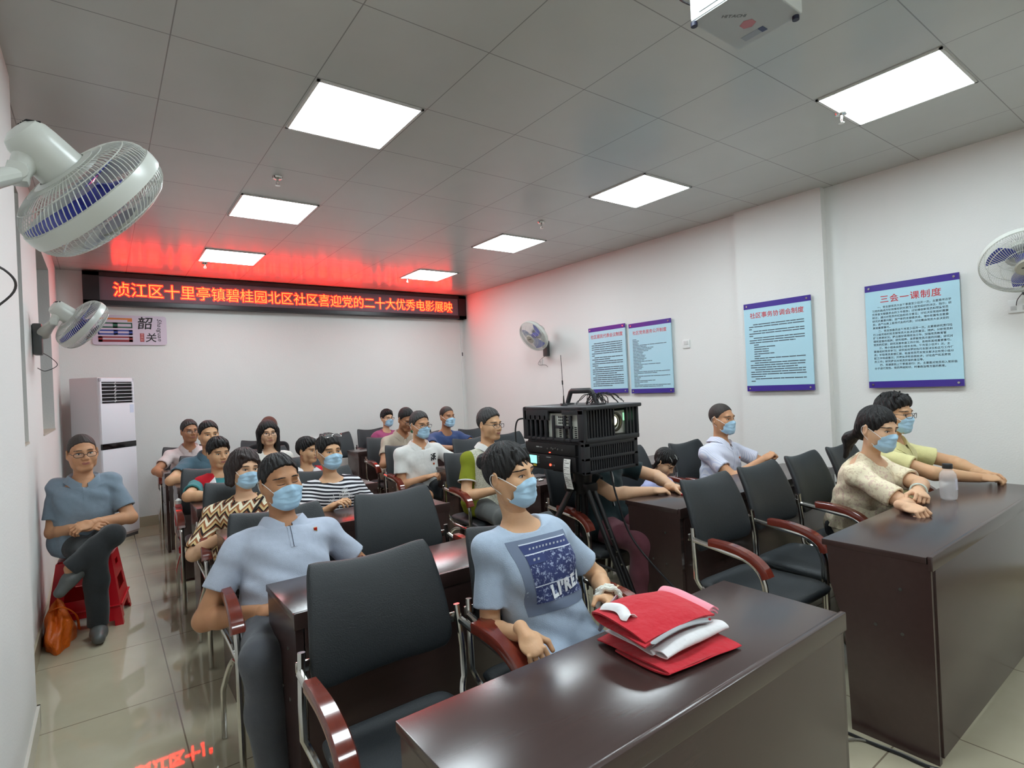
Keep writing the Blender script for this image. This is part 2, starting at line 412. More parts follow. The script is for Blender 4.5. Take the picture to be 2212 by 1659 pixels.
text_mesh('lettering', text_geo(['Shaoguan'], 0.064, lambda c: .0335, .06, 0.006, shear=0.3), frame_M((0.268, -0.0215, 0.142), (0, 0, -1), (1, 0, 0)), INK, pl)

# ------------------------------------------------------------------ rule boards on the right wall
PBLUE = mat('pale_blue_board', rgb(176, 214, 228), 0.25, spec=0.4); PPUR = mat('violet_band', rgb(66, 48, 140), 0.22)
TRED = mat('red_lettering', rgb(196, 52, 60), 0.5); TBLK = mat('grey_black_lettering', rgb(60, 68, 78), 0.6)
def segs(rows, seed):
    """rows of unreadably small printed lines as broken strokes: (indent, length)"""
    R = random.Random(seed); b = []
    for j, (ind, ln, lead) in enumerate(rows):
        x = ind
        while x < ind + ln - 0.01:
            w = min(R.uniform(0.03, 0.12), ind + ln - x); b.append((x, x + w - 0.004, lead)); x += w
    return b
def board(name_label, xw, ya, yb, z0, z1, title, tsize, body=None, rows=None, rh=0.008, seed=1, tpitch=None):
    w = ya - yb; h = z1 - z0
    o = empty('rule_board', (xw, (ya + yb) / 2, (z0 + z1) / 2), name_label, 'wall board', 'pale blue rule boards')
    MB().box((-0.026, 0, 0), (0.012, w, h - 0.1), 0.001).build('board', PBLUE, o, smooth=0)
    MB().box((-0.026, 0, h / 2 - 0.025), (0.013, w, 0.05), 0.001).build('top_band', PPUR, o, smooth=0)
    MB().box((-0.026, 0, -h / 2 + 0.025), (0.013, w, 0.05), 0.001).build('bottom_band', PPUR, o, smooth=0)
    for sy in (-1, 1):
        for sz in (-1, 1):
            MB().cyl((0.0, sy * (w / 2 - 0.03), sz * (h / 2 - 0.025)), (-0.038, sy * (w / 2 - 0.03), sz * (h / 2 - 0.025)), 0.009, 0.008, 14).build('standoff_screw', CHROME, o)
    M = frame_M((-0.0328, w / 2, h / 2), (0, -1, 0), (0, 0, 1))
    tp = tpitch or tsize
    tw = tp * len(title)
    text_mesh('title_lettering', text_geo([title], tsize, tp, tsize, 0.012), M @ Matrix.Translation(((w - tw) / 2, -0.085 - tsize * 0.9, 0)), TRED, o)
    if body:
        text_mesh('body_lettering', text_geo(body, 0.0185, 0.0187, 0.0262, 0.012), M @ Matrix.Translation((0.045, -0.185, 0)), TBLK, o)
    if rows:
        b = MB()
        for x0_, x1_, zz in segs(rows, seed):
            vs = [b.bm.verts.new(M @ Vector(p)) for p in ((x0_, zz, 0), (x1_, zz, 0), (x1_, zz + rh, 0), (x0_, zz + rh, 0))]; b.bm.faces.new(vs)
        b.build('body_lettering', TBLK, o, smooth=0)
def mkrows(spec, top, lead):
    out = []
    for i, (a, l) in enumerate(spec): out.append((a, l, top - i * lead))
    return out
FU = (0.045, 0.5); IN = (0.085, 0.46)
r1 = [IN, FU, FU, FU, IN, FU, (0.045, .05), IN, (0.045, .3), IN, FU, (0.045, .1), IN, FU, FU, (0.045, .4), IN, FU, FU, IN, FU, (0.045, .32)]
board('narrow pale blue rule board on the right wall next to the wall fan', 4.0, 2.275, 1.685, 1.318, 2.118, '社区居民代表会议制度', 0.052, rows=mkrows(r1, -0.2, 0.0245), rh=0.009, seed=3)
r2 = [(.05, .06), (.05, .1), (.05, .08), (.05, .09), (.05, .47), (.05, .2), (.05, .3), (.05, .27), (.05, .22), (.05, .15), (.05, .14), (.05, .18), (.05, .17), (.05, .19), (.05, .16), (.05, .27), (.05, .12), (.05, .38), (.05, .14), (.05, .14), (.05, .12), (.05, .08), (.05, .5), (.05, .33), (.05, .07), (.05, .5), (.05, .1), (.05, .08), (.05, .3), (.05, .2), (.05, .08), (.05, .5), (.05, .4)]
board('pale blue rule board with ragged short lines beside the wall switch', 4.0, 1.628, 1.047, 1.308, 2.098, '社区党务居务公开制度', 0.047, rows=mkrows(r2, -0.19, 0.0165), rh=0.006, seed=5)
r3 = [IN, FU, (.045, .03), IN, FU, (.045, .04), IN, FU, (.045, .42), (.085, .05), (.085, .2), (.085, .14), (.085, .14), (.085, .19), (.085, .06), IN, (.045, .2), IN, FU, (.045, .43), IN, FU, FU, (.045, .14), IN, (.045, .05)]
board('pale blue rule board mounted on the square pillar', 3.93, 0.174, -0.426, 1.306, 2.106, '社区事务协调会制度', 0.054, rows=mkrows(r3, -0.2, 0.0205), rh=0.0075, seed=8)
P4 = ['　　一、党支部党员大会每季度至少召开一次。主要是传达学', '习党的路线方针政策和研究贯彻上级党组织的决议、指示；研', '究审查支部委员会的工作报告；讨论接收新党员和预备党员', '转正；通过对党员的奖励和处分意见；讨论决定党组织需要',
      '研究的重要问题；选举新的支部委员会，增补和罢免支委委', '员；选举出席上级党代会的代表；讨论需由党员大会决定的', '其他重要事项。', '　　二、党支部委员会每月至少召开一次。主要是研究贯彻执', '行上级党组织和支部党员大会决议的意见、措施；分析党员和',
      '群众思想状况，提出做好思想政治工作、加强党员教育管', '理和监督的措施；研究培养、发展新党员方面的问题；研究对', '党员的奖惩；研究支部年度工作计划、总结和其他重要事项。', '　　三、党小组会由党小组长主持。每月至少召开1次。主', '要是组织党员学习；研究如何更好执行支部决议和各项工作任',
      '务；听取党员思想汇报，检查党员落实党支部决议和党小组分', '配工作完成情况；开展批评和自我批评；讨论选举和发展党', '员工作；研究提出对党员奖惩的意见等。', '　　四、党课原则上每季度进行1次。主要是对党员和入党积极', '分子进行党性、党的基础知识、时事政治等方面的教育。']
board('large pale blue rule board nearest the camera, right of the square pillar', 4.0, -0.81, -1.41, 1.31, 2.11, '三会一课制度', 0.062, body=[s.replace('　', ' ') for s in P4], tpitch=0.066)

# switch, socket, trunking
sw = empty('wall_switch', (4.0, 0.884, 1.808), 'square white switch plate on the right wall beside the second rule board', 'switch')
MB().box((-0.006, 0, 0), (0.012, 0.088, 0.088), 0.004).build('plate', TRIMW, sw)
MB().box((-0.0135, 0, 0.012), (0.004, 0.05, 0.04), 0.001).build('rocker', mat('switch_grey', rgb(205, 205, 203), 0.35), sw)
sk = empty('wall_socket', (4.0, -1.715, 1.83), 'white double wall socket below the fan at the right edge', 'socket')
MB().box((-0.006, 0, 0), (0.012, 0.118, 0.086), 0.004).build('plate', TRIMW, sk)
for dy in (-0.03, 0.03):
    MB().box((-0.0125, dy, -0.012), (0.003, 0.03, 0.028), 0.001).build('socket_face', mat('socket_grey', rgb(190, 190, 188), 0.4), sk)
sk = empty('wall_socket', (1.45, WALL_B, 0.82), 'white wall socket box low on the back wall behind the striped woman', 'socket')
MB().box((0, -0.01, 0), (0.2, 0.02, 0.1), 0.004).build('plate', TRIMW, sk)
MB().box((-0.045, -0.021, 0), (0.07, 0.003, 0.07), 0.001).build('socket_face', MATS['socket_grey'], sk)
MB().box((0.045, -0.021, 0), (0.07, 0.003, 0.07), 0.001).build('socket_face', MATS['socket_grey'], sk)
sk = empty('wall_socket', (4.0, 3.26, 1.765), 'small white wall socket just below the fan beside the rule boards', 'socket')
MB().box((-0.006, 0, 0), (0.012, 0.086, 0.086), 0.004).build('plate', TRIMW, sk)
MB().box((-0.0125, 0, 0), (0.003, 0.04, 0.04), 0.001).build('socket_face', MATS['socket_grey'], sk)
tr = empty('cable_trunking', (3.945, WALL_B, 0.0), 'thin white cable trunking running down the back wall beside the corner', 'trunking')
MB().b2((-0.012, -0.018, 0.12), (0.018, 0, 2.585), 0.002).build('duct', TRIMW, tr)
MB().box((0.0, -0.022, 2.02), (0.012, 0.012, 0.06), 0.002).build('cable_clip', BLACKP, tr)

# ------------------------------------------------------------------ floor standing air conditioner
ac = empty('air_conditioner', (-0.745, 4.715, 0.0), 'tall white floor standing air conditioner in the back left corner', 'air conditioner', rz=math.radians(45))
ACW = mat('white_ac_panel', rgb(228, 228, 234), 0.3); ACG = mat('grey_ac_side', rgb(196, 190, 192), 0.35)
MB().b2((-0.225, 0.02, 0.03), (0.225, 0.36, 1.75), 0.012).build('cabinet', ACG, ac)
MB().b2((-0.215, 0.0, 0.06), (0.215, 0.03, 0.985), 0.006).build('lower_panel', ACW, ac)
MB().b2((-0.215, 0.0, 1.045), (0.215, 0.03, 1.47), 0.006).build('upper_panel', ACW, ac)
MB().b2((-0.215, -0.002, 0.985), (0.215, 0.03, 1.045), 0.002).build('display_strip', mat('black_gloss', rgb(14, 14, 16), 0.1), ac)
MB().b2((-0.195, 0.012, 1.475), (0.195, 0.03, 1.70)).build('outlet', DARKV, ac, smooth=0)
fr = MB().b2((-0.215, 0.0, 1.47), (-0.195, 0.03, 1.74), 0.003).b2((0.195, 0.0, 1.47), (0.215, 0.03, 1.74), 0.003).b2((-0.215, 0.0, 1.70), (0.215, 0.03, 1.74), 0.003)
fr.build('outlet_frame', ACW, ac)
lv = MB()
for k in range(6): lv.box((0, 0.006, 1.495 + k * 0.038), (0.39, 0.016, 0.006), 0.001)
lv.build('louvre', ACW, ac)
vn = MB()
for k in range(7): vn.box((-0.02, 0.018, 1.495 + k * 0.032), (0.012, 0.02, 0.03), rot=Matrix.Rotation(0.7, 3, 'Y'))
vn.build('inner_vane', mat('vane_grey', rgb(170, 170, 172), 0.4), ac, smooth=0)
MB().b2((0.15, -0.002, 1.36), (0.2, 0.0, 1.45)).build('energy_label', mat('label_blue_white', rgb(205, 214, 232), 0.5), ac, smooth=0)
MB().b2((-0.22, 0.03, 0.0), (0.22, 0.35, 0.035)).build('plinth', mat('ac_plinth_grey', rgb(90, 90, 92), 0.5), ac, smooth=0)

# ------------------------------------------------------------------ wall fans
def wall_fan(label, mount, centre, axis, R=0.215, detail=True, cord=None, mountc=None, group='wall mounted oscillating fans'):
    """mount : point on the wall; centre : middle of the cage; axis : the way the air is blown"""
    o = empty('wall_fan', mount, label, 'wall fan', group)
    ax = Vector(axis).normalized(); c = Vector(centre) - Vector(mount)
    up = Vector((0, 0, 1)); x = up.cross(ax).normalized(); y = ax.cross(x)
    M = Matrix(((x.x, y.x, ax.x, c.x), (x.y, y.y, ax.y, c.y), (x.z, y.z, ax.z, c.z), (0, 0, 0, 1)))
    g = MB(); n = 84 if detail else 60
    def prof(t, side):
        r = 0.052 + (R - 0.052) * t
        z = side * (0.018 + 0.062 * math.sqrt(max(0, 1 - t ** 2.6)))
        return r, z
    for side in (1, -1):
        for k in range(n):
            a = 2 * PI * k / n; pts = []
            for q in range(9):
                r, z = prof(math.sin(q / 8 * PI / 2), side); a2 = a + 0.25 * (1 - q / 8) * side
                pts.append(M @ Vector((r * math.cos(a2), r * math.sin(a2), z)))
            g.tube(pts, 0.0013, 4, caps=False)
        for t in (0.0, 0.42, 0.78):
            r, z = prof(t, side)
            g.tube([M @ Vector((r * math.cos(2 * PI * k / 40), r * math.sin(2 * PI * k / 40), z)) for k in range(40)], 0.0016, 5, closed=True)
    g.build('grille', FANW, o)
    MB().lathe([(R - 0.004, -0.02), (R + 0.004, -0.018), (R + 0.006, 0), (R + 0.004, 0.018), (R - 0.004, 0.02), (R - 0.005, 0), (R - 0.004, -0.02)], M, 64).build('grille_ring', FANW, o)
    MB().lathe([(0, 0.088), (0.05, 0.088), (0.056, 0.083), (0.056, 0.074), (0.0, 0.074)], M, 28).build('front_badge', mat('beige_fan_badge', rgb(178, 176, 164), 0.4), o)
    text = MB().box((0, 0, 0), (0.05, 0.006, 0.002)); bmesh.ops.transform(text.bm, matrix=M @ Matrix.Translation((0, 0, 0.089)), verts=text.bm.verts)
    text.build('badge_bar', BLACKP, o, smooth=0)
    hub = MB().lathe([(0, 0.03), (0.022, 0.03), (0.036, 0.02), (0.038, -0.022), (0, -0.022)], M, 24); hub.build('blade_hub', mat('blue_hub', rgb(58, 62, 160), 0.3), o)
    for k in range(3):
        a0 = 2 * PI * k / 3 + 0.4
        def bl(u, v, a0=a0):
            r = 0.036 + 0.142 * u; wdt = 0.35 + 0.75 * math.sin(min(1.0, u * 1.15 + 0.1) * PI * 0.62)
            a = a0 + (v - 0.5) * wdt * (1.15 - 0.3 * u) + 0.35 * u
            return M @ Vector((r * math.cos(a), r * math.sin(a), 0.026 * (0.5 - v) * 1.6))
        MB().grid(bl, 9, 7).build('blade', FANB, o, solid=0.002)
    # motor housing
    mt = MB(); MM = M @ Matrix.Translation((0, 0.0, -0.075))
    mt.lathe([(0, -0.125), (0.024, -0.123), (0.042, -0.114), (0.051, -0.098), (0.054, -0.075), (0.057, -0.02), (0.059, 0.0), (0.04, 0.006), (0, 0.006)], MM, 32)
    mt.build('motor_housing', FANW, o)
    sl = MB()
    for k in range(7):
        a = PI / 2 + (k - 3) * 0.24
        sl.box((0, 0, 0), (0.004, 0.026, 0.004), rot=None)
        vs = sl.bm.verts[:][-8:]
        Mx = MM @ Matrix.Rotation(a - PI / 2, 4, 'Z') @ Matrix.Translation((0, 0.038, -0.1145)) @ Matrix.Rotation(0.75, 4, 'X')
        bmesh.ops.transform(sl.bm, matrix=Mx, verts=vs)
    sl.build('cooling_slot', DARKV, o, smooth=0)
    MB().lathe([(0.062, -0.01), (0.082, -0.006), (0.082, 0.012), (0.062, 0.016), (0.062, -0.01)], MM, 36).build('rear_collar', FANW, o)
    # neck and arm
    pv = MM @ Vector((0, -0.085, -0.055)); wp = Vector((0.0, 0, -0.03)) if mountc is None else Vector(mountc)
    n_out = Vector((1, 0, 0)) if ax.x > 0 else Vector((-1, 0, 0))
    nk = MB().cyl(MM @ Vector((0, -0.03, -0.07)), pv, 0.03, 0.022, 18); nk.box(pv, (0.04, 0.05, 0.05), 0.01); nk.build('swivel_neck', FANW, o)
    a0 = n_out * 0.05 + Vector((0, 0, -0.02))
    am = MB().tube([a0, a0.lerp(pv, 0.5) + Vector((0, 0, 0.004)), pv], [0.045, 0.034, 0.026], 14, flat=0.7); am.build('arm', FANW, o)
    MB().cyl(pv + Vector((0, -0.032, 0)), pv + Vector((0, 0.032, 0)), 0.02, n=18).build('pivot_cap', FANW, o)
    MB().box(n_out * 0.028 + Vector((0, 0, -0.05)), (0.05, 0.09, 0.21), 0.012).build('wall_bracket', mat('grey_fan_bracket', rgb(78, 80, 80), 0.45), o)
    cb = cord or [(0.05, 0.0, -0.14), (0.09, 0.02, -0.2), (0.06, 0.03, -0.27), (0.03, 0.0, -0.3)]
    MB().tube(spline([(p[0] * n_out.x, p[1], p[2]) for p in cb], 8), 0.0028, 6).build('cord', mat('dark_cord', rgb(74, 70, 72), 0.5), o)
    return o
wall_fan('large white wall fan in the upper left corner, seen from behind', (-1.178, -1.05, 1.935), (-0.891, -0.862, 1.996), (0.702, 0.358, -0.616), R=0.180, cord=[(0.05, .03, -.14), (0.12, .08, -.16), (0.13, .14, -.2), (0.05, .16, -.28), (0.008, .12, -.34)])
wall_fan('white wall fan on the pier between the left windows, above the seated man', (WALL_L, 2.20, 1.965), (-0.975, 2.10, 2.012), (0.769, 0.25, -0.588), R=0.182, cord=[(0.05, .0, -.14), (0.09, .05, -.17), (0.12, .06, -.22), (0.06, .02, -.26), (0.02, 0.0, -.24)])
wall_fan('white wall fan on the right wall next to the rule boards', (WALL_R, 3.1, 1.99), (3.70, 3.02, 2.10), (-0.78, -0.05, -0.52), cord=[(0.05, -.02, -.14), (0.10, .05, -.2), (0.11, .08, -.26), (0.04, .02, -.27), (0.012, 0.0, -.3)])
wall_fan('white wall fan cut off by the right edge of the picture', (WALL_R, -1.78, 2.05), (3.70, -1.80, 2.085), (-0.70, -0.28, -0.62), cord=[(0.05, .0, -.1), (0.04, .04, -.14), (0.03, .07, -.18), (0.016, .08, -.215)])

# ------------------------------------------------------------------ ceiling projector
cp = empty('ceiling_projector', (1.025, -1.58, CEIL), 'white ceiling mounted projector with stickers underneath, at the top edge', 'projector')
PW_ = mat('white_projector_shell', rgb(226, 230, 228), 0.35)
MB().b2((-0.155, -0.13, -0.235), (0.155, 0.125, -0.135), 0.012).build('body', PW_, cp)
MB().b2((-0.15, -0.125, -0.238), (0.15, 0.12, -0.2345)).build('base_plate', mat('grey_projector_base', rgb(176, 180, 182), 0.45), cp, smooth=0)
MB().cyl((0, 0, -0.136), (0, 0, 0), 0.02, n=16).cyl((0, 0, -0.012), (0, 0, 0), 0.07, n=20).build('ceiling_mount', FRAMEW, cp)
MB().cyl((0.03, -0.125, -0.185), (0.03, -0.145, -0.185), 0.038, 0.034, 24).build('lens', mat('dark_lens', rgb(14, 14, 22), 0.06), cp)
MB().box((-0.157, 0.02, -0.19), (0.003, 0.13, 0.06), 0.0).build('side_vent', mat('vent_grey', rgb(176, 180, 182), 0.5), cp, smooth=0)
MB().cyl((-0.145, 0.115, -0.238), (-0.145, 0.115, -0.252), 0.012, n=12).build('foot', mat('dark_foot', rgb(40, 42, 62), 0.5), cp)
MB().cyl((0.14, -0.11, -0.238), (0.14, -0.11, -0.252), 0.012, n=12).build('foot', mat('dark_foot', rgb(40, 42, 62), 0.5), cp)
MD = frame_M((0, 0, -0.2385), (-0.25, 1, 0), (-1, -0.25, 0))
hx = [(0.028 * math.cos(math.radians(60 * k)), 0.028 * math.sin(math.radians(60 * k))) for k in range(6)]
MB().prism(hx, 0.0, 0.0006, frame_M((0.03, 0.01, -0.2384), (1, 0, 0), (0, -1, 0))).build('red_sticker', mat('faded_red_sticker', rgb(186, 120, 128), 0.5), cp, smooth=0)
text_mesh('lettering', text_geo(['HITACHI'], 0.022, lambda c: .007 if c == 'I' else .015, .02, 0.02), frame_M((-0.085, 0.045, -0.2387), (0.8, -0.6, 0), (-0.6, -0.8, 0)), mat('faded_print', rgb(92, 96, 98), 0.6), cp)
MB().box((0.105, 0.03, -0.2385), (0.034, 0.085, 0.001)).build('rating_label', mat('label_grey', rgb(150, 156, 166), 0.5), cp, smooth=0)
MB().box((0.105, -0.005, -0.2392), (0.034, 0.02, 0.001)).build('label_header', mat('label_navy', rgb(62, 74, 110), 0.5), cp, smooth=0)
MB().tube(spline([(-0.12, 0.128, -0.16), (-0.14, 0.17, -0.12), (-0.11, 0.2, -0.06), (-0.05, 0.2, 0.0)], 8), 0.004, 6).build('cable', BLACKP, cp)
# ================================================================== tables
def make_table(w, name='training_table'):
    d = 0.38; H = 0.76
    o = empty(name, (0, 0, 0), 'x', 'table')
    top = MB().b2((-w / 2, -d / 2 + 0.012, H - 0.025), (w / 2, d / 2, H), 0.003)
    top.build('tabletop', WOOD, o)
    MB().b2((-w / 2 - 0.004, -d / 2 - 0.009, H - 0.048), (w / 2 + 0.004, -d / 2 + 0.008, H + 0.006), 0.005).build('front_rail', WOOD, o)
    MB().b2((-w / 2 + 0.030, -d / 2 - 0.006, 0.02), (w / 2 - 0.030, -d / 2 + 0.012, H - 0.045), 0.001).build('modesty_panel', WOOD, o)
    for s in (-1, 1):
        poly = [(-d / 2 + 0.0, 0.0), (d / 2 - 0.085, 0.0), (d / 2 - 0.075, 0.42), (d / 2 - 0.025, H - 0.17), (d / 2 - 0.02, H - 0.025), (-d / 2 + 0.0, H - 0.025)]
        MX = Matrix(((0, 0, 1, s * (w / 2 - 0.014)), (1, 0, 0, 0), (0, 1, 0, 0), (0, 0, 0, 1)))
        MB().prism(poly, -0.0125, 0.0125, MX).build('side_panel', WOOD, o, smooth=0)
        sc = MB()
        for y, z in ((-0.09, 0.45), (0.0, 0.46), (-0.09, 0.62)):
            sc.cyl((s * (w / 2 - 0.002), y, z), (s * (w / 2 + 0.0005), y, z), 0.006, n=10)
        sc.build('screw_cap', STEEL, o)
    return o
ROWB = {1: -1.53, 2: -0.41, 3: 0.71, 4: 1.81, 5: 2.95, 6: 4.07}
names = {1: 'front', 2: 'second', 3: 'third', 4: 'fourth', 5: 'fifth', 6: 'last'}
tL = make_table(1.215); tR = make_table(1.80)
LT = {1: 'dark brown table at the front left with the folded red flags on it', 2: 'dark brown table before the man in the pale blue polo shirt, top glowing red',
      3: 'dark brown table before the woman in the zigzag blouse and the striped woman', 4: 'dark brown table on which the boy in the red and white vest leans',
      5: 'dark brown table before the woman with glasses and long hair', 6: 'dark brown table of the left block nearest the back wall'}
RT = {1: 'long dark brown table at the right front with the clear bottle on it', 2: 'long dark brown table right of the tripod, before the masked man in white',
      3: 'long dark brown table before the man in the olive and grey polo', 4: 'long dark brown table before the man in the white polo with mask',
      5: 'long dark brown table before the man in the navy T-shirt', 6: 'long dark brown table of the right block nearest the back wall'}
for r in range(1, 7):
    for k, (src, labs) in enumerate(((tL, LT), (tR, RT))):
        x = ((-0.415 + 0.80) / 2 - (0 if r == 1 else 0.008)) if k == 0 else 1.5 + 0.9 + (0.012 if r != 2 else 0.05)
        loc = (x, ROWB[r] - 0.19, 0)
        if r == 1:
            src.location = loc; src['label'] = labs[r]; src['group'] = 'dark brown training tables'
        else: copy_thing(src, loc, label=labs[r], group='dark brown training tables')

# ================================================================== chairs
def pad(fn, thick, nu=18, nv=18, e=7):
    """closed cushion: fn(u,v)->(point, normal); u,v in -1..1"""
    b = MB(); front, back = [], []
    for i in range(nu + 1):
        fr_, bk_ = [], []
        for j in range(nv + 1):
            u = math.sin((i / nu - 0.5) * PI) ; v = math.sin((j / nv - 0.5) * PI)
            uu = u * (1 - 0.05 * abs(v) ** 8); vv = v * (1 - 0.05 * abs(u) ** 8)
            p, n = fn(uu, vv); th = thick * math.sqrt(max(0, 1 - abs(u) ** e)) ** 0.8 * math.sqrt(max(0, 1 - abs(v) ** e)) ** 0.8
            edge = i in (0, nu) or j in (0, nv)
            a = b.bm.verts.new(Vector(p) + Vector(n) * th * 0.5); fr_.append(a)
            bk_.append(a if edge else b.bm.verts.new(Vector(p) - Vector(n) * th * 0.5))
        front.append(fr_); back.append(bk_)
    for i in range(nu):
        for j in range(nv):
            b.bm.faces.new((front[i][j], front[i + 1][j], front[i + 1][j + 1], front[i][j + 1]))
            q = (back[i][j + 1], back[i + 1][j + 1], back[i + 1][j], back[i][j])
            if len(set(q)) >= 3 and len(set(q)) == 4:
                try: b.bm.faces.new(q)
                except ValueError: pass
    return b
def make_chair():
    o = empty('conference_chair', (0, 0, 0), 'x', 'chair', 'black leather conference chairs')
    def seat(u, v):
        return (u * (0.235 - 0.012 * (v + 1)), -0.015 + v * 0.225, 0.445 - 0.018 * (1 - u * u) * (1 - v * v) - (0.03 * max(0, -v - 0.6) ** 1.2 if v < -0.6 else 0)), (0, 0, 1)
    pad(seat, 0.062).build('seat', LEATH, o, smooth=60)
    def back(u, v):
        t = (v + 1) / 2
        w = (0.203 + 0.030 * math.cos(t * PI / 2)) * (1 - 0.10 * max(0, 1 - t / 0.14) ** 2)
        z = 0.605 + 0.352 * t - 0.034 * (1 - u * u) * t ** 3 + 0.0 * u
        y = 0.17 + 0.115 * t - 0.02 * math.sin(t * PI) + 0.03 * (1 - u * u)
        return (u * w, y, z), (0, -0.97, 0.22)
    pad(back, 0.046, 20, 20, 8).build('backrest', LEATH, o, smooth=60)
    for s in (-1, 1):
        x = s * 0.262
        pts = [(x, -0.19, 0.004), (x, -0.19, 0.40)] + [tuple(p) for p in arc((x, -0.19, 0.52), (x, -0.185, 0.648), (x, -0.06, 0.655), 7)] + [(x, 0.05, 0.668), (x, 0.165, 0.682)]
        MB().tube(pts, 0.0125, 10).build('leg', CHROME, o)
        a = MB()
        prof = spline([(x, -0.205, 0.592), (x, -0.185, 0.628), (x, -0.135, 0.662), (x, -0.06, 0.684), (x, 0.015, 0.690), (x, 0.075, 0.690)], 5)
        N = len(prof); rings = []
        for i, p in enumerate(prof):
            d = (prof[min(i + 1, N - 1)] - prof[max(i - 1, 0)]).normalized(); n_ = Vector((0, -d.z, d.y)) if d.y > 0 else Vector((0, d.z, -d.y))
            k = i / (N - 1); hw = 0.027 - 0.008 * k; th = 0.015
            sec = [(-hw, -th), (hw, -th), (hw, th * 0.55), (hw * 0.8, th), (-hw * 0.8, th), (-hw, th * 0.55)]
            rings.append([a.bm.verts.new(p + Vector((sx_, 0, 0)) + n_ * sz_) for sx_, sz_ in sec])
        for A, B in zip(rings, rings[1:]):
            for q in range(6): a.bm.faces.new((A[q], A[(q + 1) % 6], B[(q + 1) % 6], B[q]))
        a.bm.faces.new(rings[0]); a.bm.faces.new(list(reversed(rings[-1])))
        a.build('armrest', ARMW, o, smooth=40)
        xi = s * 0.232
        sp = [(x * 0.97, 0.178, 0.735), (x, 0.165, 0.60)] + [tuple(p) for p in arc((x, 0.162, 0.50), (xi, 0.155, 0.425), (xi, 0.07, 0.41), 7)] + [(xi, -0.17, 0.405)]
        MB().tube(sp, 0.011, 10).box((x * 0.93, 0.190, 0.69), (0.05, 0.012, 0.032), 0.004).build('seat_support', CHROME, o)
        MB().tube([(xi, 0.0, 0.40)] + [tuple(p) for p in arc((xi, 0.07, 0.385), (xi, 0.17, 0.36), (x, 0.2, 0.22), 6)] + [(x, 0.225, 0.004)], 0.0115, 10).build('leg', CHROME, o)
    MB().tube([(-0.232, 0.02, 0.40), (0.232, 0.02, 0.40)], 0.011, 8).tube([(-0.232, -0.14, 0.405), (0.232, -0.14, 0.405)], 0.011, 8).build('crossbar', CHROME, o)
    return o
chair0 = make_chair(); _used = []
def chair(x, y, label, rz=0.0):
    if not _used: chair0.location = (x, y, 0); chair0.rotation_euler = (0, 0, rz); chair0['label'] = label; _used.append(1); return chair0
    return copy_thing(chair0, (x, y, 0), rz, label)
CH = [(-0.21, -1.19, 'empty black chair at the front, its armrest nearest the camera', 0.0), (0.345, -1.19, 'black chair of the masked woman in the printed T-shirt', -0.05),
      (-0.255, -0.17, 'black chair of the man in the pale blue polo shirt', 0.0), (0.30, -0.19, 'empty black chair behind the empty front chair, beside the man in the pale blue polo', -0.06),
      (-0.20, 0.98, 'black chair of the woman in the zigzag blouse', 0.0), (0.33, 1.02, 'black chair of the woman in the striped top', 0.0),
      (-0.22, 1.96, 'black chair of the boy in the red and white vest', 0.0), (0.44, 2.08, 'black chair of the boy half hidden behind the striped woman', 0.0),
      (-0.12, 3.13, 'black chair of the man in the grey blue shirt in the fifth row', 0.0), (0.45, 3.22, 'black chair of the long haired woman with glasses', 0.0),
      (-0.15, 4.5, 'black chair of the man in the pale pink polo by the back wall', 0.0), (0.66, 4.5, 'black chair of the person in the brown headscarf', 0.0),
      (1.62, -1.18, 'empty black chair left most in the front row of the right block', -0.02), (2.15, -1.17, 'second empty black chair of the right front row', 0.0), (2.69, -1.16, 'black chair behind the woman in the floral blouse', 0.0), (3.24, -1.16, 'black chair of the man in the yellow shirt', 0.0),
      (1.63, -0.10, 'black chair behind the tripod, of the person in the dark green shirt', 0.0), (2.34, 0.02, 'black chair of the little girl with hair clips', 0.0), (2.90, -0.12, 'black chair of the man in the white shirt with mask', 0.0),
      (1.50, 1.0, 'black chair of the man in the olive and grey polo', 0.0), (2.10, 1.05, 'empty black chair in the third row, right of the olive polo man', 0.0), (2.72, 1.08, 'empty black chair hidden behind the portable film projector', 0.0),
      (1.47, 2.08, 'black chair of the man in the white polo with mask', 0.0), (2.16, 2.0, 'empty black chair between the white polo man and the olive polo man', -0.04), (2.70, 2.08, 'empty black chair visible just left of the portable film projector', 0.0),
      (1.74, 3.22, 'black chair of the bent man in the khaki shirt', 0.0), (2.32, 3.24, 'black chair of the masked man in the navy T-shirt', 0.0), (2.90, 3.12, 'empty black chair right of the man in the navy T-shirt', -0.05),
      (1.58, 4.45, 'empty black chair by the back wall behind the boy at the striped woman', -0.05), (2.20, 4.7, 'black chair of the person in the pink top by the back wall', 0.0), (2.82, 4.5, 'black chair with the green jacket over its back', 0.0)]
for c in CH: chair(*c)

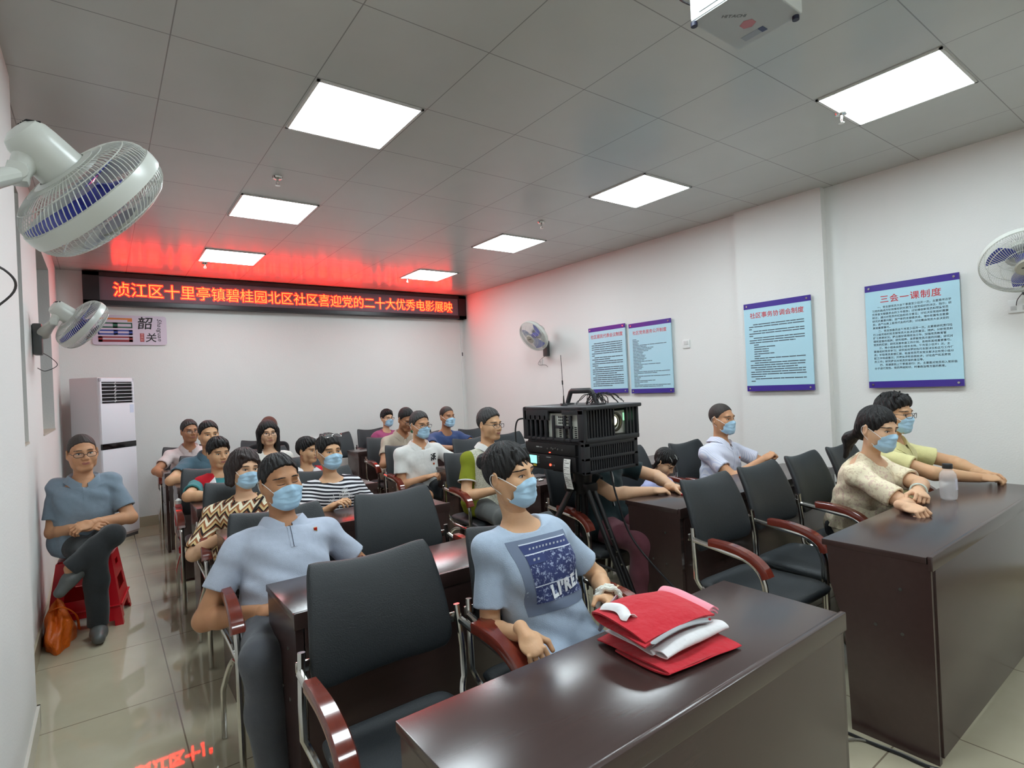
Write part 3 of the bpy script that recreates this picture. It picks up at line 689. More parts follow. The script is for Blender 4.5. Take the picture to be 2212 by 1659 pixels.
# ================================================================== red plastic stool
RED = mat('red_plastic', rgb(190, 14, 30), 0.28, spec=0.5); 
st = empty('plastic_stool', (-1.0, 2.12, 0), 'red plastic stool under the man in the grey blue polo at the left wall', 'stool', rz=math.radians(-8))
m = MB(); H0 = 0.455
def sq(t, w, n=40):
    a = 2 * PI * t; c, s_ = math.cos(a), math.sin(a); k = 1 / max(1e-6, (abs(c) ** 5 + abs(s_) ** 5) ** 0.2)
    return w * k * c, w * k * s_
MB().grid(lambda u, v: (*sq(u, 0.145 * (1 - v) if v > 0.25 else 0.145 - 0.0 * v + (0.004 if v > 0.1 else 0)), H0 - (0.012 if v < 0.05 else 0) + (0.0 if v < 0.6 else -0.004)), 40, 6, closeu=True).build('seat', RED, st, smooth=50)
for k in range(4):
    R_ = Matrix.Rotation(k * PI / 2, 4, 'Z')
    b = MB()
    # one side wall, sloped, with an upper slot, a handle hole and a foot arch
    def pt(u, z):
        w = 0.145 + (H0 - z) * 0.135 * (1.0 if z < H0 else 0)
        return (u * w, -w, z)
    zs = [0.0, 0.035, 0.085, 0.13, 0.2, 0.29, 0.36, 0.40, H0 - 0.008]
    us = [-1, -0.78, -0.6, -0.3, 0, 0.3, 0.6, 0.78, 1]
    V = [[b.bm.verts.new(pt(u, z)) for z in zs] for u in us]
    for i in range(8):
        for j in range(8):
            uc = (us[i] + us[i + 1]) / 2; zc = (zs[j] + zs[j + 1]) / 2
            if zc < 0.08 and abs(uc) < 0.6: continue
            if zc < 0.035 and abs(uc) < 0.78: continue
            if 0.2 < zc < 0.29 and abs(uc) < 0.6: continue
            if 0.36 < zc < 0.40 and abs(uc) < 0.3: continue
            b.bm.faces.new((V[i][j], V[i + 1][j], V[i + 1][j + 1], V[i][j + 1]))
    bmesh.ops.transform(b.bm, matrix=R_, verts=b.bm.verts)
    bmesh.ops.delete(b.bm, geom=[v for v in b.bm.verts if not v.link_faces], context='VERTS')
    b.build('leg', RED, st, smooth=20, solid=0.005)
    rb = MB(); w_ = 0.145 + (H0 - 0.10) * 0.135
    rb.tube([(-w_ * 0.98, -w_ - 0.003, 0.13), (w_ * 0.98, -w_ - 0.003, 0.13)], 0.006, 8)
    bmesh.ops.transform(rb.bm, matrix=R_, verts=rb.bm.verts); rb.build('rib', RED, st)

# orange bag by the wall
def bagp(u, v):
    a = 2 * PI * u; r = 1 + 0.16 * math.sin(3 * a + 5 * v) + 0.1 * math.sin(7 * a - 4 * v)
    t = math.sin(v * PI * 0.5); z = 0.27 * v ** 0.9 * (1 - 0.25 * math.sin(a) ** 2) + 0.015 * math.sin(5 * a + 9 * v) * v
    k = max(0.0, math.cos(v * PI * 0.5)) ** 0.55
    return (0.075 * r * k * math.cos(a) + 0.0, 0.17 * r * k * math.sin(a), max(0.002, z))
bg = MB().grid(bagp, 36, 14, closeu=True).build('carrier_bag', mat('orange_plastic_bag', rgb(208, 96, 22), 0.4, bump=(30, 0.6, 0.02)), loc=(-1.155, 1.82, 0.0), smooth=80)
tag(bg, 'crumpled orange plastic bag on the floor by the wall beside the red stool', 'bag')
hd = MB().tube(spline([(-0.03, -0.05, 0.22), (0.03, -0.12, 0.25), (0.09, -0.06, 0.17), (0.1, 0.03, 0.05)], 8), 0.012, 8, flat=0.3); hd.build('handle', MATS['orange_plastic_bag'], bg)

# ================================================================== film projector on its tripod
fp = empty('film_projector', (1.43, -0.215, 0.952), 'black portable digital film projector on a tripod, lens lit', 'projector')
CASE = mat('black_case_plastic', rgb(33, 34, 37), 0.42, bump=(350, 0.15, 0.002))
XW = 0.225; YD = 0.235; ZM = 0.175; ZT = 0.375; YB = 0.285
# lower cabinet : slotted front, rack units on the left side
lo = MB(); lo.b2((-XW + 0.015, -YD + 0.02, 0.0), (XW - 0.02, YB, ZM), 0.012); lo.build('lower_case', CASE, fp)
gr = MB()
gr.b2((-XW + 0.0, -YD, 0.0), (-XW + 0.045, -YD + 0.03, ZM), 0.006).b2((XW - 0.05, -YD, 0.0), (XW - 0.015, -YD + 0.03, ZM), 0.006)
gr.b2((-XW, -YD, 0.0), (XW - 0.015, -YD + 0.03, 0.02), 0.005).b2((-XW, -YD, 0.075), (XW - 0.015, -YD + 0.025, 0.092), 0.003).b2((-XW, -YD, 0.15), (XW - 0.015, -YD + 0.03, ZM), 0.005)
for k in range(19):
    x = -XW + 0.055 + k * 0.0178
    gr.b2((x, -YD + 0.003, 0.015), (x + 0.0085, -YD + 0.025, 0.155))
gr.build('front_grille', CASE, fp, smooth=20)
up_ = MB()
# upper housing as a frame : open front with bars, side windows
up_.b2((-XW, -YD + 0.05, ZT - 0.03), (XW, YB + 0.02, ZT), 0.014).b2((-XW, -YD, ZM), (XW, YB + 0.02, ZM + 0.02), 0.008)
up_.b2((-XW, YB - 0.03, ZM), (XW, YB + 0.02, ZT), 0.014)
up_.b2((-XW, -YD - 0.005, ZM - 0.006), (-XW + 0.03, -YD + 0.05, ZT), 0.01).b2((XW - 0.022, -YD - 0.005, ZM + 0.02), (XW, -YD + 0.05, ZT), 0.01)
up_.b2((-XW, -YD - 0.03, ZT - 0.022), (XW, -YD + 0.07, ZT), 0.008).b2((-XW, -YD - 0.005, ZM - 0.006), (XW, -YD + 0.03, ZM + 0.024), 0.008)
for y_ in (0.225, 0.18, 0.135, 0.09, 0.02, -0.075, -0.125):
    up_.b2((-XW, y_ - 0.009, ZM), (-XW + 0.014, y_ + 0.009, ZT - 0.05), 0.003)
up_.b2((-XW, 0.06, ZT - 0.08), (-XW + 0.014, YB, ZT - 0.02), 0.003).b2((-XW, -YD, ZT - 0.045), (-XW + 0.014, -0.06, ZT - 0.02), 0.003)
up_.b2((-XW, -0.14, ZM + 0.075), (-XW + 0.012, 0.0, ZM + 0.092), 0.002)
up_.b2((XW - 0.014, -YD, ZM), (XW, YB, ZT), 0.004)
up_.build('upper_housing', CASE, fp, smooth=20)
brs = MB()
for k in range(10):
    x = -XW + 0.04 + k * 0.0225
    brs.b2((x, -YD + 0.004, ZM + 0.02), (x + 0.008, -YD + 0.022, ZT - 0.018))
brs.build('louvre', CASE, fp, smooth=0); brs = MB()
for k in range(3):
    x = XW - 0.098 + k * 0.027; brs.b2((x, -YD + 0.004, ZM + 0.02), (x + 0.011, -YD + 0.022, ZT - 0.018))
brs.build('louvre', CASE, fp, smooth=0)
MB().b2((-XW + 0.022, -YD + 0.07, ZM + 0.02), (XW - 0.03, 0.085, ZT - 0.04), 0.004).build('light_engine', mat('silver_engine_case', rgb(196, 196, 186), 0.4), fp)
en = MB()
for j in range(3):
    for k in range(9): en.b2((-XW + 0.0205, -0.125 + k * 0.0135, ZM + 0.1 + j * 0.017), (-XW + 0.023, -0.117 + k * 0.0135, ZM + 0.11 + j * 0.017))
for y_ in (-0.19, -0.16, -0.09, -0.03):
    for k in range(6): en.b2((-XW + 0.0205, y_, ZM + 0.025 + k * 0.011), (-XW + 0.023, y_ + 0.018, ZM + 0.031 + k * 0.011))
en.build('engine_vent', DARKV, fp, smooth=0)
MB().b2((0.005, -YD + 0.03, ZM + 0.03), (0.125, -YD + 0.08, ZT - 0.04), 0.004).build('lens_plate', mat('white_lens_plate', rgb(196, 196, 186), 0.4), fp)
ML = frame_M((0.047, -YD + 0.03, ZM + 0.098), (1, 0, 0), (0, 0, 1))
MB().lathe([(0.052, -0.012), (0.056, 0.0), (0.056, 0.012), (0.046, 0.014), (0.043, 0.004), (0.043, -0.012)], ML, 32).build('lens_barrel', mat('lens_barrel_metal', rgb(70, 68, 58), 0.3, 0.7), fp)
MB().lathe([(0.0, 0.008), (0.02, 0.006), (0.036, 0.0), (0.044, -0.008)], ML, 32).build('lens', mat('lens_glass', rgb(84, 82, 52), 0.05, 0.3), fp)
MB().lathe([(0.0, 0.0125), (0.018, 0.011), (0.027, 0.006)], ML @ Matrix.Translation((-0.008, 0.006, 0)), 24).build('lamp_glow', mat('projection_beam_source', rgb(255, 250, 200), 0.3, emit=((1.0, 0.98, 0.62, 1), 6.0)), fp)
MB().b2((0.128, -YD + 0.03, ZM + 0.1), (0.19, -YD + 0.035, ZM + 0.145)).build('green_reflector', mat('green_lit_reflector', rgb(150, 220, 180), 0.15, emit=((0.45, 1.0, 0.62, 1), 0.9)), fp, smooth=0)
# rack units in the left side
for (z0_, z1_, nm) in ((0.10, 0.162, 'amplifier_unit'), (0.012, 0.094, 'server_unit')):
    MB().b2((-XW - 0.004, -0.165, z0_), (-XW + 0.02, YB - 0.005, z1_), 0.003).build(nm, BLACKM, fp)
MB().b2((-XW - 0.0055, 0.175, 0.034), (-XW - 0.003, 0.245, 0.082)).build('screen', mat('lit_cyan_screen', rgb(140, 225, 215), 0.3, emit=((0.42, 0.95, 0.88, 1), 0.75)), fp, smooth=0)
MB().b2((-XW - 0.0055, 0.18, 0.018), (-XW - 0.003, 0.21, 0.029)).build('yellow_sticker', mat('yellow_sticker', rgb(176, 152, 40), 0.5), fp, smooth=0)
bt = MB()
for y_, z_ in ((0.155, 0.04), (0.155, 0.052), (0.155, 0.064), (0.155, 0.076), (0.03, 0.035), (0.015, 0.035), (0.07, 0.13), (0.035, 0.135), (0.02, 0.13), (0.0, 0.135), (-0.02, 0.13), (-0.06, 0.13)):
    bt.cyl((-XW - 0.008, y_, z_), (-XW - 0.002, y_, z_), 0.0045, n=10)
bt.build('knob', mat('grey_knob', rgb(96, 94, 90), 0.4), fp)
LEDR = mat('lit_red_indicator', rgb(200, 20, 10), 0.3, emit=((1.0, 0.06, 0.03, 1), 5.0))
MB().cyl((-XW - 0.008, 0.05, 0.036), (-XW - 0.002, 0.05, 0.036), 0.007, n=12).build('red_indicator', LEDR, fp)
MB().cyl((-XW - 0.006, 0.055, 0.108), (-XW - 0.002, 0.055, 0.108), 0.003, n=8).cyl((-XW - 0.006, 0.048, 0.108), (-XW - 0.002, 0.048, 0.108), 0.003, n=8).build('red_indicator', LEDR, fp)
lg = MB(); lg.b2((-XW - 0.0052, 0.15, 0.133), (-XW - 0.003, 0.175, 0.139)).b2((-XW - 0.0052, 0.12, 0.134), (-XW - 0.003, 0.145, 0.137)).b2((-XW - 0.0052, 0.045, 0.077), (-XW - 0.003, 0.085, 0.081)); lg.build('printed_marking', mat('pale_marking', rgb(150, 150, 148), 0.5), fp, smooth=0)
# handle, antenna, cables, receipt
MB().tube([(0, 0.14, ZT - 0.01), (0, 0.10, ZT + 0.075), (0, 0.09, ZT + 0.083), (0, -0.07, ZT + 0.083), (0, -0.085, ZT + 0.075), (0, -0.135, ZT - 0.01)], 0.017, 10, flat=0.7).box((0, 0.135, ZT), (0.06, 0.07, 0.02), 0.006).box((0, -0.13, ZT), (0.06, 0.07, 0.02), 0.006).build('carry_handle', CASE, fp)
an = MB().cyl((-0.13, 0.02, ZT), (-0.13, 0.02, ZT + 0.012), 0.022, 0.018, 16).cyl((-0.13, 0.02, ZT + 0.01), (-0.13, 0.02, ZT + 0.06), 0.006, 0.003, 10).cyl((-0.13, 0.02, ZT + 0.05), (-0.138, 0.02, ZT + 0.30), 0.0018, n=6).cyl((-0.1335, 0.02, ZT + 0.125), (-0.1345, 0.02, ZT + 0.15), 0.004, n=8)
an.build('antenna', BLACKM, fp)
R0 = random.Random(4); cbm = MB()
for k in range(7):
    c0 = Vector((0.05 + R0.uniform(-0.05, 0.06), -0.05 + R0.uniform(-0.08, 0.06), ZT + 0.03)); a = R0.uniform(0, 6); rr = R0.uniform(0.04, 0.085)
    pts = [c0 + Vector((rr * math.cos(t) * 0.8, rr * math.sin(t + a), 0.028 * math.sin(2 * t + a) + R0.uniform(-0.002, 0.012))) for t in [2 * PI * i / 26 for i in range(26)]]
    cbm.tube(pts, 0.0025, 6, closed=True)
cbm.build('coiled_cable', BLACKP, fp)
MB().tube(spline([(-XW + 0.02, YB, 0.30), (-XW - 0.02, YB + 0.045, 0.29), (-XW - 0.03, YB + 0.06, 0.2), (-XW - 0.02, YB + 0.04, 0.1), (-XW + 0.03, YB, 0.05)], 8), 0.005, 8).build('power_lead', BLACKP, fp)
def rc(u, v):
    z = 0.082 - 0.168 * v; return (-XW - 0.010 - 0.010 * math.sin(v * PI * 1.2), -0.075 - 0.055 * u - 0.008 * v, z)
MB().grid(rc, 5, 16).build('paper_slip', mat('crumpled_white_paper', rgb(222, 220, 214), 0.8, bump=(35, 0.7, 0.01)), fp, smooth=60, solid=0.0006)
rs = MB(); R0 = random.Random(2)
for j in range(13):
    v = 0.05 + j * 0.07; u0 = 0.12
    while u0 < 0.8:
        l = R0.uniform(0.08, 0.25); pts = [rc(min(.9, u0 + q * l), v) for q in (0, 1)]; pts2 = [rc(min(.9, u0 + q * l), v + 0.022) for q in (1, 0)]
        rs.bm.faces.new([rs.bm.verts.new((p[0] - 0.0012, p[1], p[2])) for p in pts + pts2]); u0 += l + 0.05
        if R0.random() < 0.3: break
rs.build('slip_printing', mat('grey_slip_print', rgb(120, 118, 115), 0.7), fp, smooth=0)

tp = empty('tripod', (1.40, -0.22, 0), 'black metal tripod carrying the film projector between the two blocks of tables', 'tripod')
MB().b2((-0.12, -0.11, 0.935), (0.14, 0.13, 0.951), 0.004).cyl((0, 0, 0.80), (0, 0, 0.936), 0.045, 0.06, 20).build('head_plate', BLACKM, tp)
MB().cyl((0, 0, 0.36), (0, 0, 0.82), 0.017, n=14).build('centre_column', BLACKM, tp)
feet = [(0.045, -0.42, 0.0), (-0.40, 0.34, 0.0), (0.03, 0.10, 0.0)]
for i, f in enumerate(feet):
    f = Vector(f); t0 = Vector((f.x * 0.12, f.y * 0.12, 0.84)); d = f - t0; sd = Vector((-d.y, d.x, 0)).normalized() * 0.027
    sd = Vector((1, 0.2, 0)).normalized() * 0.03 if i == 0 else sd
    l = MB()
    mid = t0 + d * 0.55
    l.cyl(t0 + sd, mid + sd * 1.3 + d * 0.2, 0.0145, 0.0135, 12).cyl(t0 - sd, mid - sd * 0.9 + d * 0.2, 0.0145, 0.0135, 12).cyl(mid - d * 0.1, f, 0.0125, 0.0115, 12)
    l.box(t0, (0.09, 0.05, 0.05), 0.01); l.box(mid + d * 0.2, (0.085, 0.045, 0.04), 0.01)
    lo_ = l.build('leg', BLACKM, tp)
    MB().cyl(f + Vector((0, 0, 0.03)), f, 0.017, 0.02, 12).build('rubber_foot', BLACKP, lo_)
    MB().cyl(Vector((0, 0, 0.40)), t0 + d * 0.55, 0.008, n=10).build('brace', BLACKM, tp)
    for q in (0.28, 0.34, 0.42, 0.5): MB().cyl(t0 + sd + d * q + Vector((-0.012, -0.010, 0)), t0 + sd + d * q + Vector((-0.017, -0.015, 0)), 0.005, n=8).build('rivet', CHROME, lo_)
# cable from the projector to the floor
cb = MB().tube(spline([(1.42, -0.43, 0.96), (1.43, -0.46, 0.80), (1.46, -0.56, 0.55), (1.49, -0.95, 0.25), (1.47, -1.35, 0.012), (1.462, -1.631, 0.008), (1.47, -1.78, 0.008), (1.515, -1.96, 0.008), (1.9, -2.25, 0.008), (2.6, -2.4, 0.008)], 10), 0.0055, 8).build('floor_cable', BLACKP)
tag(cb, 'thin black cable running from the film projector down past the table ends along the floor', 'cable')
cb2 = MB().tube(spline([(1.24, -1.48, 0.008), (1.34, -1.60, 0.008), (1.45, -1.665, 0.008), (1.48, -1.8, 0.008), (1.50, -2.0, 0.008), (1.8, -2.32, 0.008), (2.6, -2.5, 0.008)], 10), 0.0045, 8).build('floor_cable', mat('grey_cable', rgb(120, 116, 108), 0.5))
tag(cb2, 'thin grey cable lying beside the black cable at the foot of the right front table', 'cable')

# ================================================================== folded flags on the front table
FR = mat('red_flag_cloth', rgb(200, 32, 48), 0.8, spec=0.2, sheen=0.2); t = NT(FR); t.bump(t.math('ADD', t.noise(22.0, 3.0), t.math('MULTIPLY', t.noise(900.0, 1.0), 0.1)), 0.65, 0.016)
FW = mat('white_flag_cloth', rgb(228, 226, 228), 0.8, spec=0.2); t = NT(FW); t.bump(t.noise(26.0, 3.0), 0.5, 0.012)
FG = mat('grey_flag_lining', rgb(168, 170, 174), 0.75)
FS = 0.76
FPK = mat('pink_translucent_cloth', rgb(238, 150, 165), 0.8)
F0 = Vector((0.268, -1.665, 0.7605)); AX = Vector((0.93, -0.06, 0)).normalized(); AYv = Vector((0, 0, 1)).cross(AX)
def fold_sheet(name, m, lay, w0, w1, seed, parent=None, wob=0.004, th=0.003):
    """cloth folded in a zigzag seen from the end: lay = list of (y,z) path across; swept along AX from w0 to w1"""
    w0, w1 = w0 * FS, w1 * FS; P = spline([Vector((0, y * 0.88, z * 0.9)) for y, z in lay], 8); R_ = random.Random(seed); ph = [R_.uniform(0, 6) for _ in range(6)]
    b = MB(); n = 22; G = []
    for i in range(n):
        s_ = w0 + (w1 - w0) * i / (n - 1); row = []
        for k, p in enumerate(P):
            q = k / len(P)
            dz = wob * (math.sin(14 * s_ + ph[0] + 5 * q) + 0.6 * math.sin(31 * s_ + ph[1] - 7 * q)); dy = wob * 1.3 * math.sin(11 * s_ + ph[2] + 3 * q)
            sag = 0.012 * (2 * i / (n - 1) - 1) ** 2
            row.append(b.bm.verts.new(F0 + AX * (s_ + 0.006 * math.sin(9 * q + ph[3])) + AYv * (p.y + dy) + Vector((0, 0, max(0.0025, p.z + dz * min(1, p.z / 0.02) - sag * min(1.0, p.z / 0.05))))))
        G.append(row)
    for i in range(n - 1):
        for k in range(len(P) - 1): b.bm.faces.new((G[i][k], G[i + 1][k], G[i + 1][k + 1], G[i][k + 1]))
    return b.build(name, m, parent, smooth=70, solid=th)
f1 = fold_sheet('folded_flag', FR, [(0.02, 0.004), (-0.10, 0.005), (-0.165, 0.008), (-0.172, 0.016), (-0.10, 0.022), (0.06, 0.026), (0.11, 0.02)], -0.155, 0.185, 3, th=0.004)
tag(f1, 'red cloth lying lowest in the folded pile on the front table', 'flag', 'folded flags')
f2 = fold_sheet('folded_flag', FW, [(0.10, 0.03), (-0.06, 0.032), (-0.125, 0.036), (-0.135, 0.05), (-0.115, 0.062), (-0.08, 0.056), (-0.09, 0.046), (-0.05, 0.046), (0.08, 0.058), (0.10, 0.064), (0.0, 0.066), (-0.07, 0.064)], -0.12, 0.20, 5, wob=0.003, th=0.003)
tag(f2, 'white folded cloth between the two red ones on the front table', 'flag', 'folded flags')
f3 = fold_sheet('folded_flag', FR, [(-0.105, 0.074), (-0.03, 0.076), (0.08, 0.074), (0.118, 0.085), (0.11, 0.103), (0.05, 0.114), (-0.05, 0.105), (-0.105, 0.088)], -0.165, 0.165, 8, wob=0.003, th=0.005)
tag(f3, 'red folded cloth with a white strip, topmost of the pile on the front table', 'flag', 'folded flags')
fold_sheet('pink_hem', FPK, [(-0.095, 0.082), (0.0, 0.092), (0.09, 0.088), (0.112, 0.098), (0.04, 0.108), (-0.05, 0.1), (-0.09, 0.09)], 0.155, 0.215, 8, f3, 0.002, 0.004)
fold_sheet('grey_lining', FG, [(-0.112, 0.074), (-0.116, 0.08), (-0.106, 0.087)], -0.14, 0.14, 8, f3, 0.001, 0.0)
fold_sheet('white_strip', FW, [(0.09, 0.1135), (0.04, 0.1195), (-0.0, 0.1175), (-0.02, 0.115)], -0.148, -0.098, 8, f3, 0.003, 0.0012)
f1.name = 'folded_flag'
# ================================================================== bottle on the right table
bt = empty('water_bottle', (2.64, -1.66, 0.761), 'clear plastic bottle with a black cap on the right front table', 'bottle')
CLEAR = bpy.data.materials.new('clear_plastic'); CLEAR.use_nodes = True; MATS['clear_plastic'] = CLEAR
b_ = CLEAR.node_tree.nodes['Principled BSDF']; b_.inputs['Base Color'].default_value = (0.95, 0.93, 0.95, 1); b_.inputs['Roughness'].default_value = 0.06; b_.inputs['IOR'].default_value = 1.2; b_.inputs['Alpha'].default_value = 0.3
MB().lathe([(0, 0.002), (0.03, 0.0), (0.037, 0.008), (0.0385, 0.03), (0.0385, 0.115), (0.036, 0.135), (0.026, 0.15), (0.02, 0.156), (0.02, 0.164)], n=32).build('bottle_body', CLEAR, bt, smooth=60)
MB().lathe([(0, 0.186), (0.021, 0.186), (0.0225, 0.183), (0.0225, 0.162), (0.0, 0.162)], n=28).build('cap', BLACKP, bt)
MB().grid(lambda u, v: (0.0392 * math.cos(-2.0 + u * 1.5), 0.0392 * math.sin(-2.0 + u * 1.5), 0.055 + 0.055 * v), 12, 3).build('label', mat('pale_bottle_label', rgb(214, 212, 224), 0.6), bt, smooth=60)
# small things on tables
kb = MB().tube(spline([(0, 0, 0.006), (0.03, 0.012, 0.012), (0.06, 0.0, 0.006), (0.045, -0.02, 0.005), (0.01, -0.012, 0.006)], 8), 0.005, 8).box((-0.012, 0.0, 0.004), (0.03, 0.018, 0.006), 0.002).build('key_bunch', CHROME, loc=(1.62, 0.50, 0.7605))
tag(kb, 'small bunch of shiny keys on the table left of the tripod', 'keys')
wb = MB().b2((-0.11, -0.06, 0), (0.11, 0.06, 0.014), 0.003).build('notebook', mat('dark_notebook', rgb(34, 30, 34), 0.5), loc=(1.68, 0.62, 0.7605)); tag(wb, 'dark notebook lying behind the keys on the table left of the tripod', 'notebook')
gj = MB().grid(lambda u, v: (-0.17 + 0.34 * u, 0.245 - 0.10 * math.cos(PI * (v * 1.1 - 0.05)) + 0.02 * math.sin(9 * u + 4 * v), 0.62 + 0.37 * math.sin(PI * (0.08 + 0.84 * v)) ** 0.6 + 0.015 * math.sin(7 * u)), 16, 16).build('jacket', cloth('green_jacket_cloth', rgb(52, 96, 62)), loc=(2.82, 4.5 + 0.04, 0.0), smooth=80, solid=0.012)
tag(gj, 'green jacket hung over the chair back behind the man in the navy T-shirt', 'jacket')
# ================================================================== people : implicit surfaces
def A3(v): return np.array(v, dtype=float)
def nrm(v): v = A3(v); return v / (np.linalg.norm(v) + 1e-12)
def smin(a, b, k):
    h = np.maximum(k - np.abs(a - b), 0) / k
    return np.minimum(a, b) - h * h * k * 0.25
def cap(a, b, r1, r2=None):
    a, b = A3(a), A3(b); r2 = r1 if r2 is None else r2; ab = b - a; L2 = ab @ ab + 1e-12; rm = max(r1, r2)
    def f(x, y, z):
        px, py, pz = x - a[0], y - a[1], z - a[2]
        t = np.clip((px * ab[0] + py * ab[1] + pz * ab[2]) / L2, 0, 1)
        return np.sqrt((px - t * ab[0]) ** 2 + (py - t * ab[1]) ** 2 + (pz - t * ab[2]) ** 2) - (r1 + (r2 - r1) * t)
    return f, np.minimum(a, b) - rm, np.maximum(a, b) + rm
def capcut(a, b, r1, r2):
    """tapered limb with a flat far end"""
    f, lo, hi = cap(a, A3(b) + nrm(A3(b) - A3(a)) * 0.03, r1, r2); n = nrm(A3(b) - A3(a)); b = A3(b)
    return (lambda x, y, z: np.maximum(f(x, y, z), (x - b[0]) * n[0] + (y - b[1]) * n[1] + (z - b[2]) * n[2])), lo, hi
def ell(c, r, R=None):
    c, r = A3(c), A3(r); rm = r.max()
    def f(x, y, z):
        px, py, pz = x - c[0], y - c[1], z - c[2]
        if R is not None: px, py, pz = R[0, 0] * px + R[1, 0] * py + R[2, 0] * pz, R[0, 1] * px + R[1, 1] * py + R[2, 1] * pz, R[0, 2] * px + R[1, 2] * py + R[2, 2] * pz
        k0 = np.sqrt((px / r[0]) ** 2 + (py / r[1]) ** 2 + (pz / r[2]) ** 2)
        k1 = np.sqrt((px / r[0] ** 2) ** 2 + (py / r[1] ** 2) ** 2 + (pz / r[2] ** 2) ** 2)
        return k0 * (k0 - 1) / np.maximum(k1, 1e-9)
    e = r if R is None else np.array([rm] * 3)
    return f, c - e, c + e
def loft(P, N, side, st, bow=0.0, e=0.0):
    """torso : st = (t, half width, half depth, forward shift) along P->N"""
    P, N = A3(P), A3(N); ax = N - P; L = np.linalg.norm(ax); ax = ax / L; sd = nrm(A3(side) - ax * (A3(side) @ ax)); dp = np.cross(ax, sd)
    ts, ws, ds, sh = [np.array(q, float) for q in zip(*st)]
    tt = np.linspace(ts[0], ts[-1], 81); ker = np.hanning(17)[1:-1]; ker /= ker.sum()
    sm = lambda q: np.convolve(np.pad(np.interp(tt, ts, q), 7, mode='reflect', reflect_type='odd'), ker, 'valid')
    ws, ds, sh = sm(ws), sm(ds), sm(sh); ts = tt
    def f(x, y, z):
        px, py, pz = x - P[0], y - P[1], z - P[2]
        t = (px * ax[0] + py * ax[1] + pz * ax[2]) / L; tc = np.clip(t, ts[0], ts[-1])
        w = np.interp(tc, ts, ws) + e; d = np.interp(tc, ts, ds) + e; s0 = np.interp(tc, ts, sh)
        u = px * sd[0] + py * sd[1] + pz * sd[2]; v = px * dp[0] + py * dp[1] + pz * dp[2] + s0
        q = (np.abs(u / w) ** 2.4 + np.abs(v / d) ** 2.4) ** (1 / 2.4)
        r = (q - 1) * np.minimum(w, d); ov = np.abs(t - tc) * L
        return np.where(ov > 0, np.sqrt(np.maximum(r, 0) ** 2 + ov ** 2) + np.minimum(r, 0) * 0, r)
    m = max(ws.max(), ds.max()) + e + 0.06
    return f, np.minimum(P, N) - m, np.maximum(P, N) + m
class SDF:
    def __init__(s): s.ops = []
    def u(s, prim, k=0.02): s.ops.append(('u', prim, k)); return s
    def sub(s, prim, k=0.008): s.ops.append(('s', prim, k)); return s
    def cut(s, f, k=0.004): s.ops.append(('i', (f, None, None), k)); return s
    def noise(s, f): s.ops.append(('n', (f, None, None), 0)); return s
    def apply(s, d, X, Y, Z, clipbox=None):
        for mode, (f, lo, hi), k in s.ops:
            if clipbox is not None and lo is not None:
                mg = k + clipbox[2]
                sl = []
                for ax_, g, a, b in zip(range(3), clipbox[:2] and clipbox[0], lo - mg, hi + mg):
                    i0 = int(np.searchsorted(g, a)); i1 = int(np.searchsorted(g, b)); sl.append(slice(i0, i1))
                if any(q.start >= q.stop for q in sl): continue
                sl = tuple(sl); xs, ys, zs = X[sl[0], :, :], Y[:, sl[1], :], Z[:, :, sl[2]]
            else:
                sl = Ellipsis; xs, ys, zs = X, Y, Z
            v = f(xs, ys, zs)
            if mode == 'u': d[sl] = smin(d[sl], v, k)
            elif mode == 's': d[sl] = -smin(-d[sl], v, k)
            elif mode == 'i': d[sl] = -smin(-d[sl], -v, k)
            else: d[sl] = d[sl] + v
        return d
    def at(s, P):
        P = np.asarray(P, float); return s.apply(np.full(P.shape[:-1], 0.3), P[..., 0], P[..., 1], P[..., 2])
    def mesh(s, h, lo=None, hi=None):
        U = [p for m, p, k in s.ops if m == 'u']
        lo = np.min([p[1] for p in U], 0) - 2.5 * h if lo is None else A3(lo); hi = np.max([p[2] for p in U], 0) + 2.5 * h if hi is None else A3(hi)
        gx, gy, gz = [np.arange(a, b + h, h) for a, b in zip(lo, hi)]
        d = np.full((len(gx), len(gy), len(gz)), 0.3)
        d = s.apply(d, gx[:, None, None], gy[None, :, None], gz[None, None, :], ((gx, gy, gz), None, 3 * h))
        return surfnet(d, lo, h)
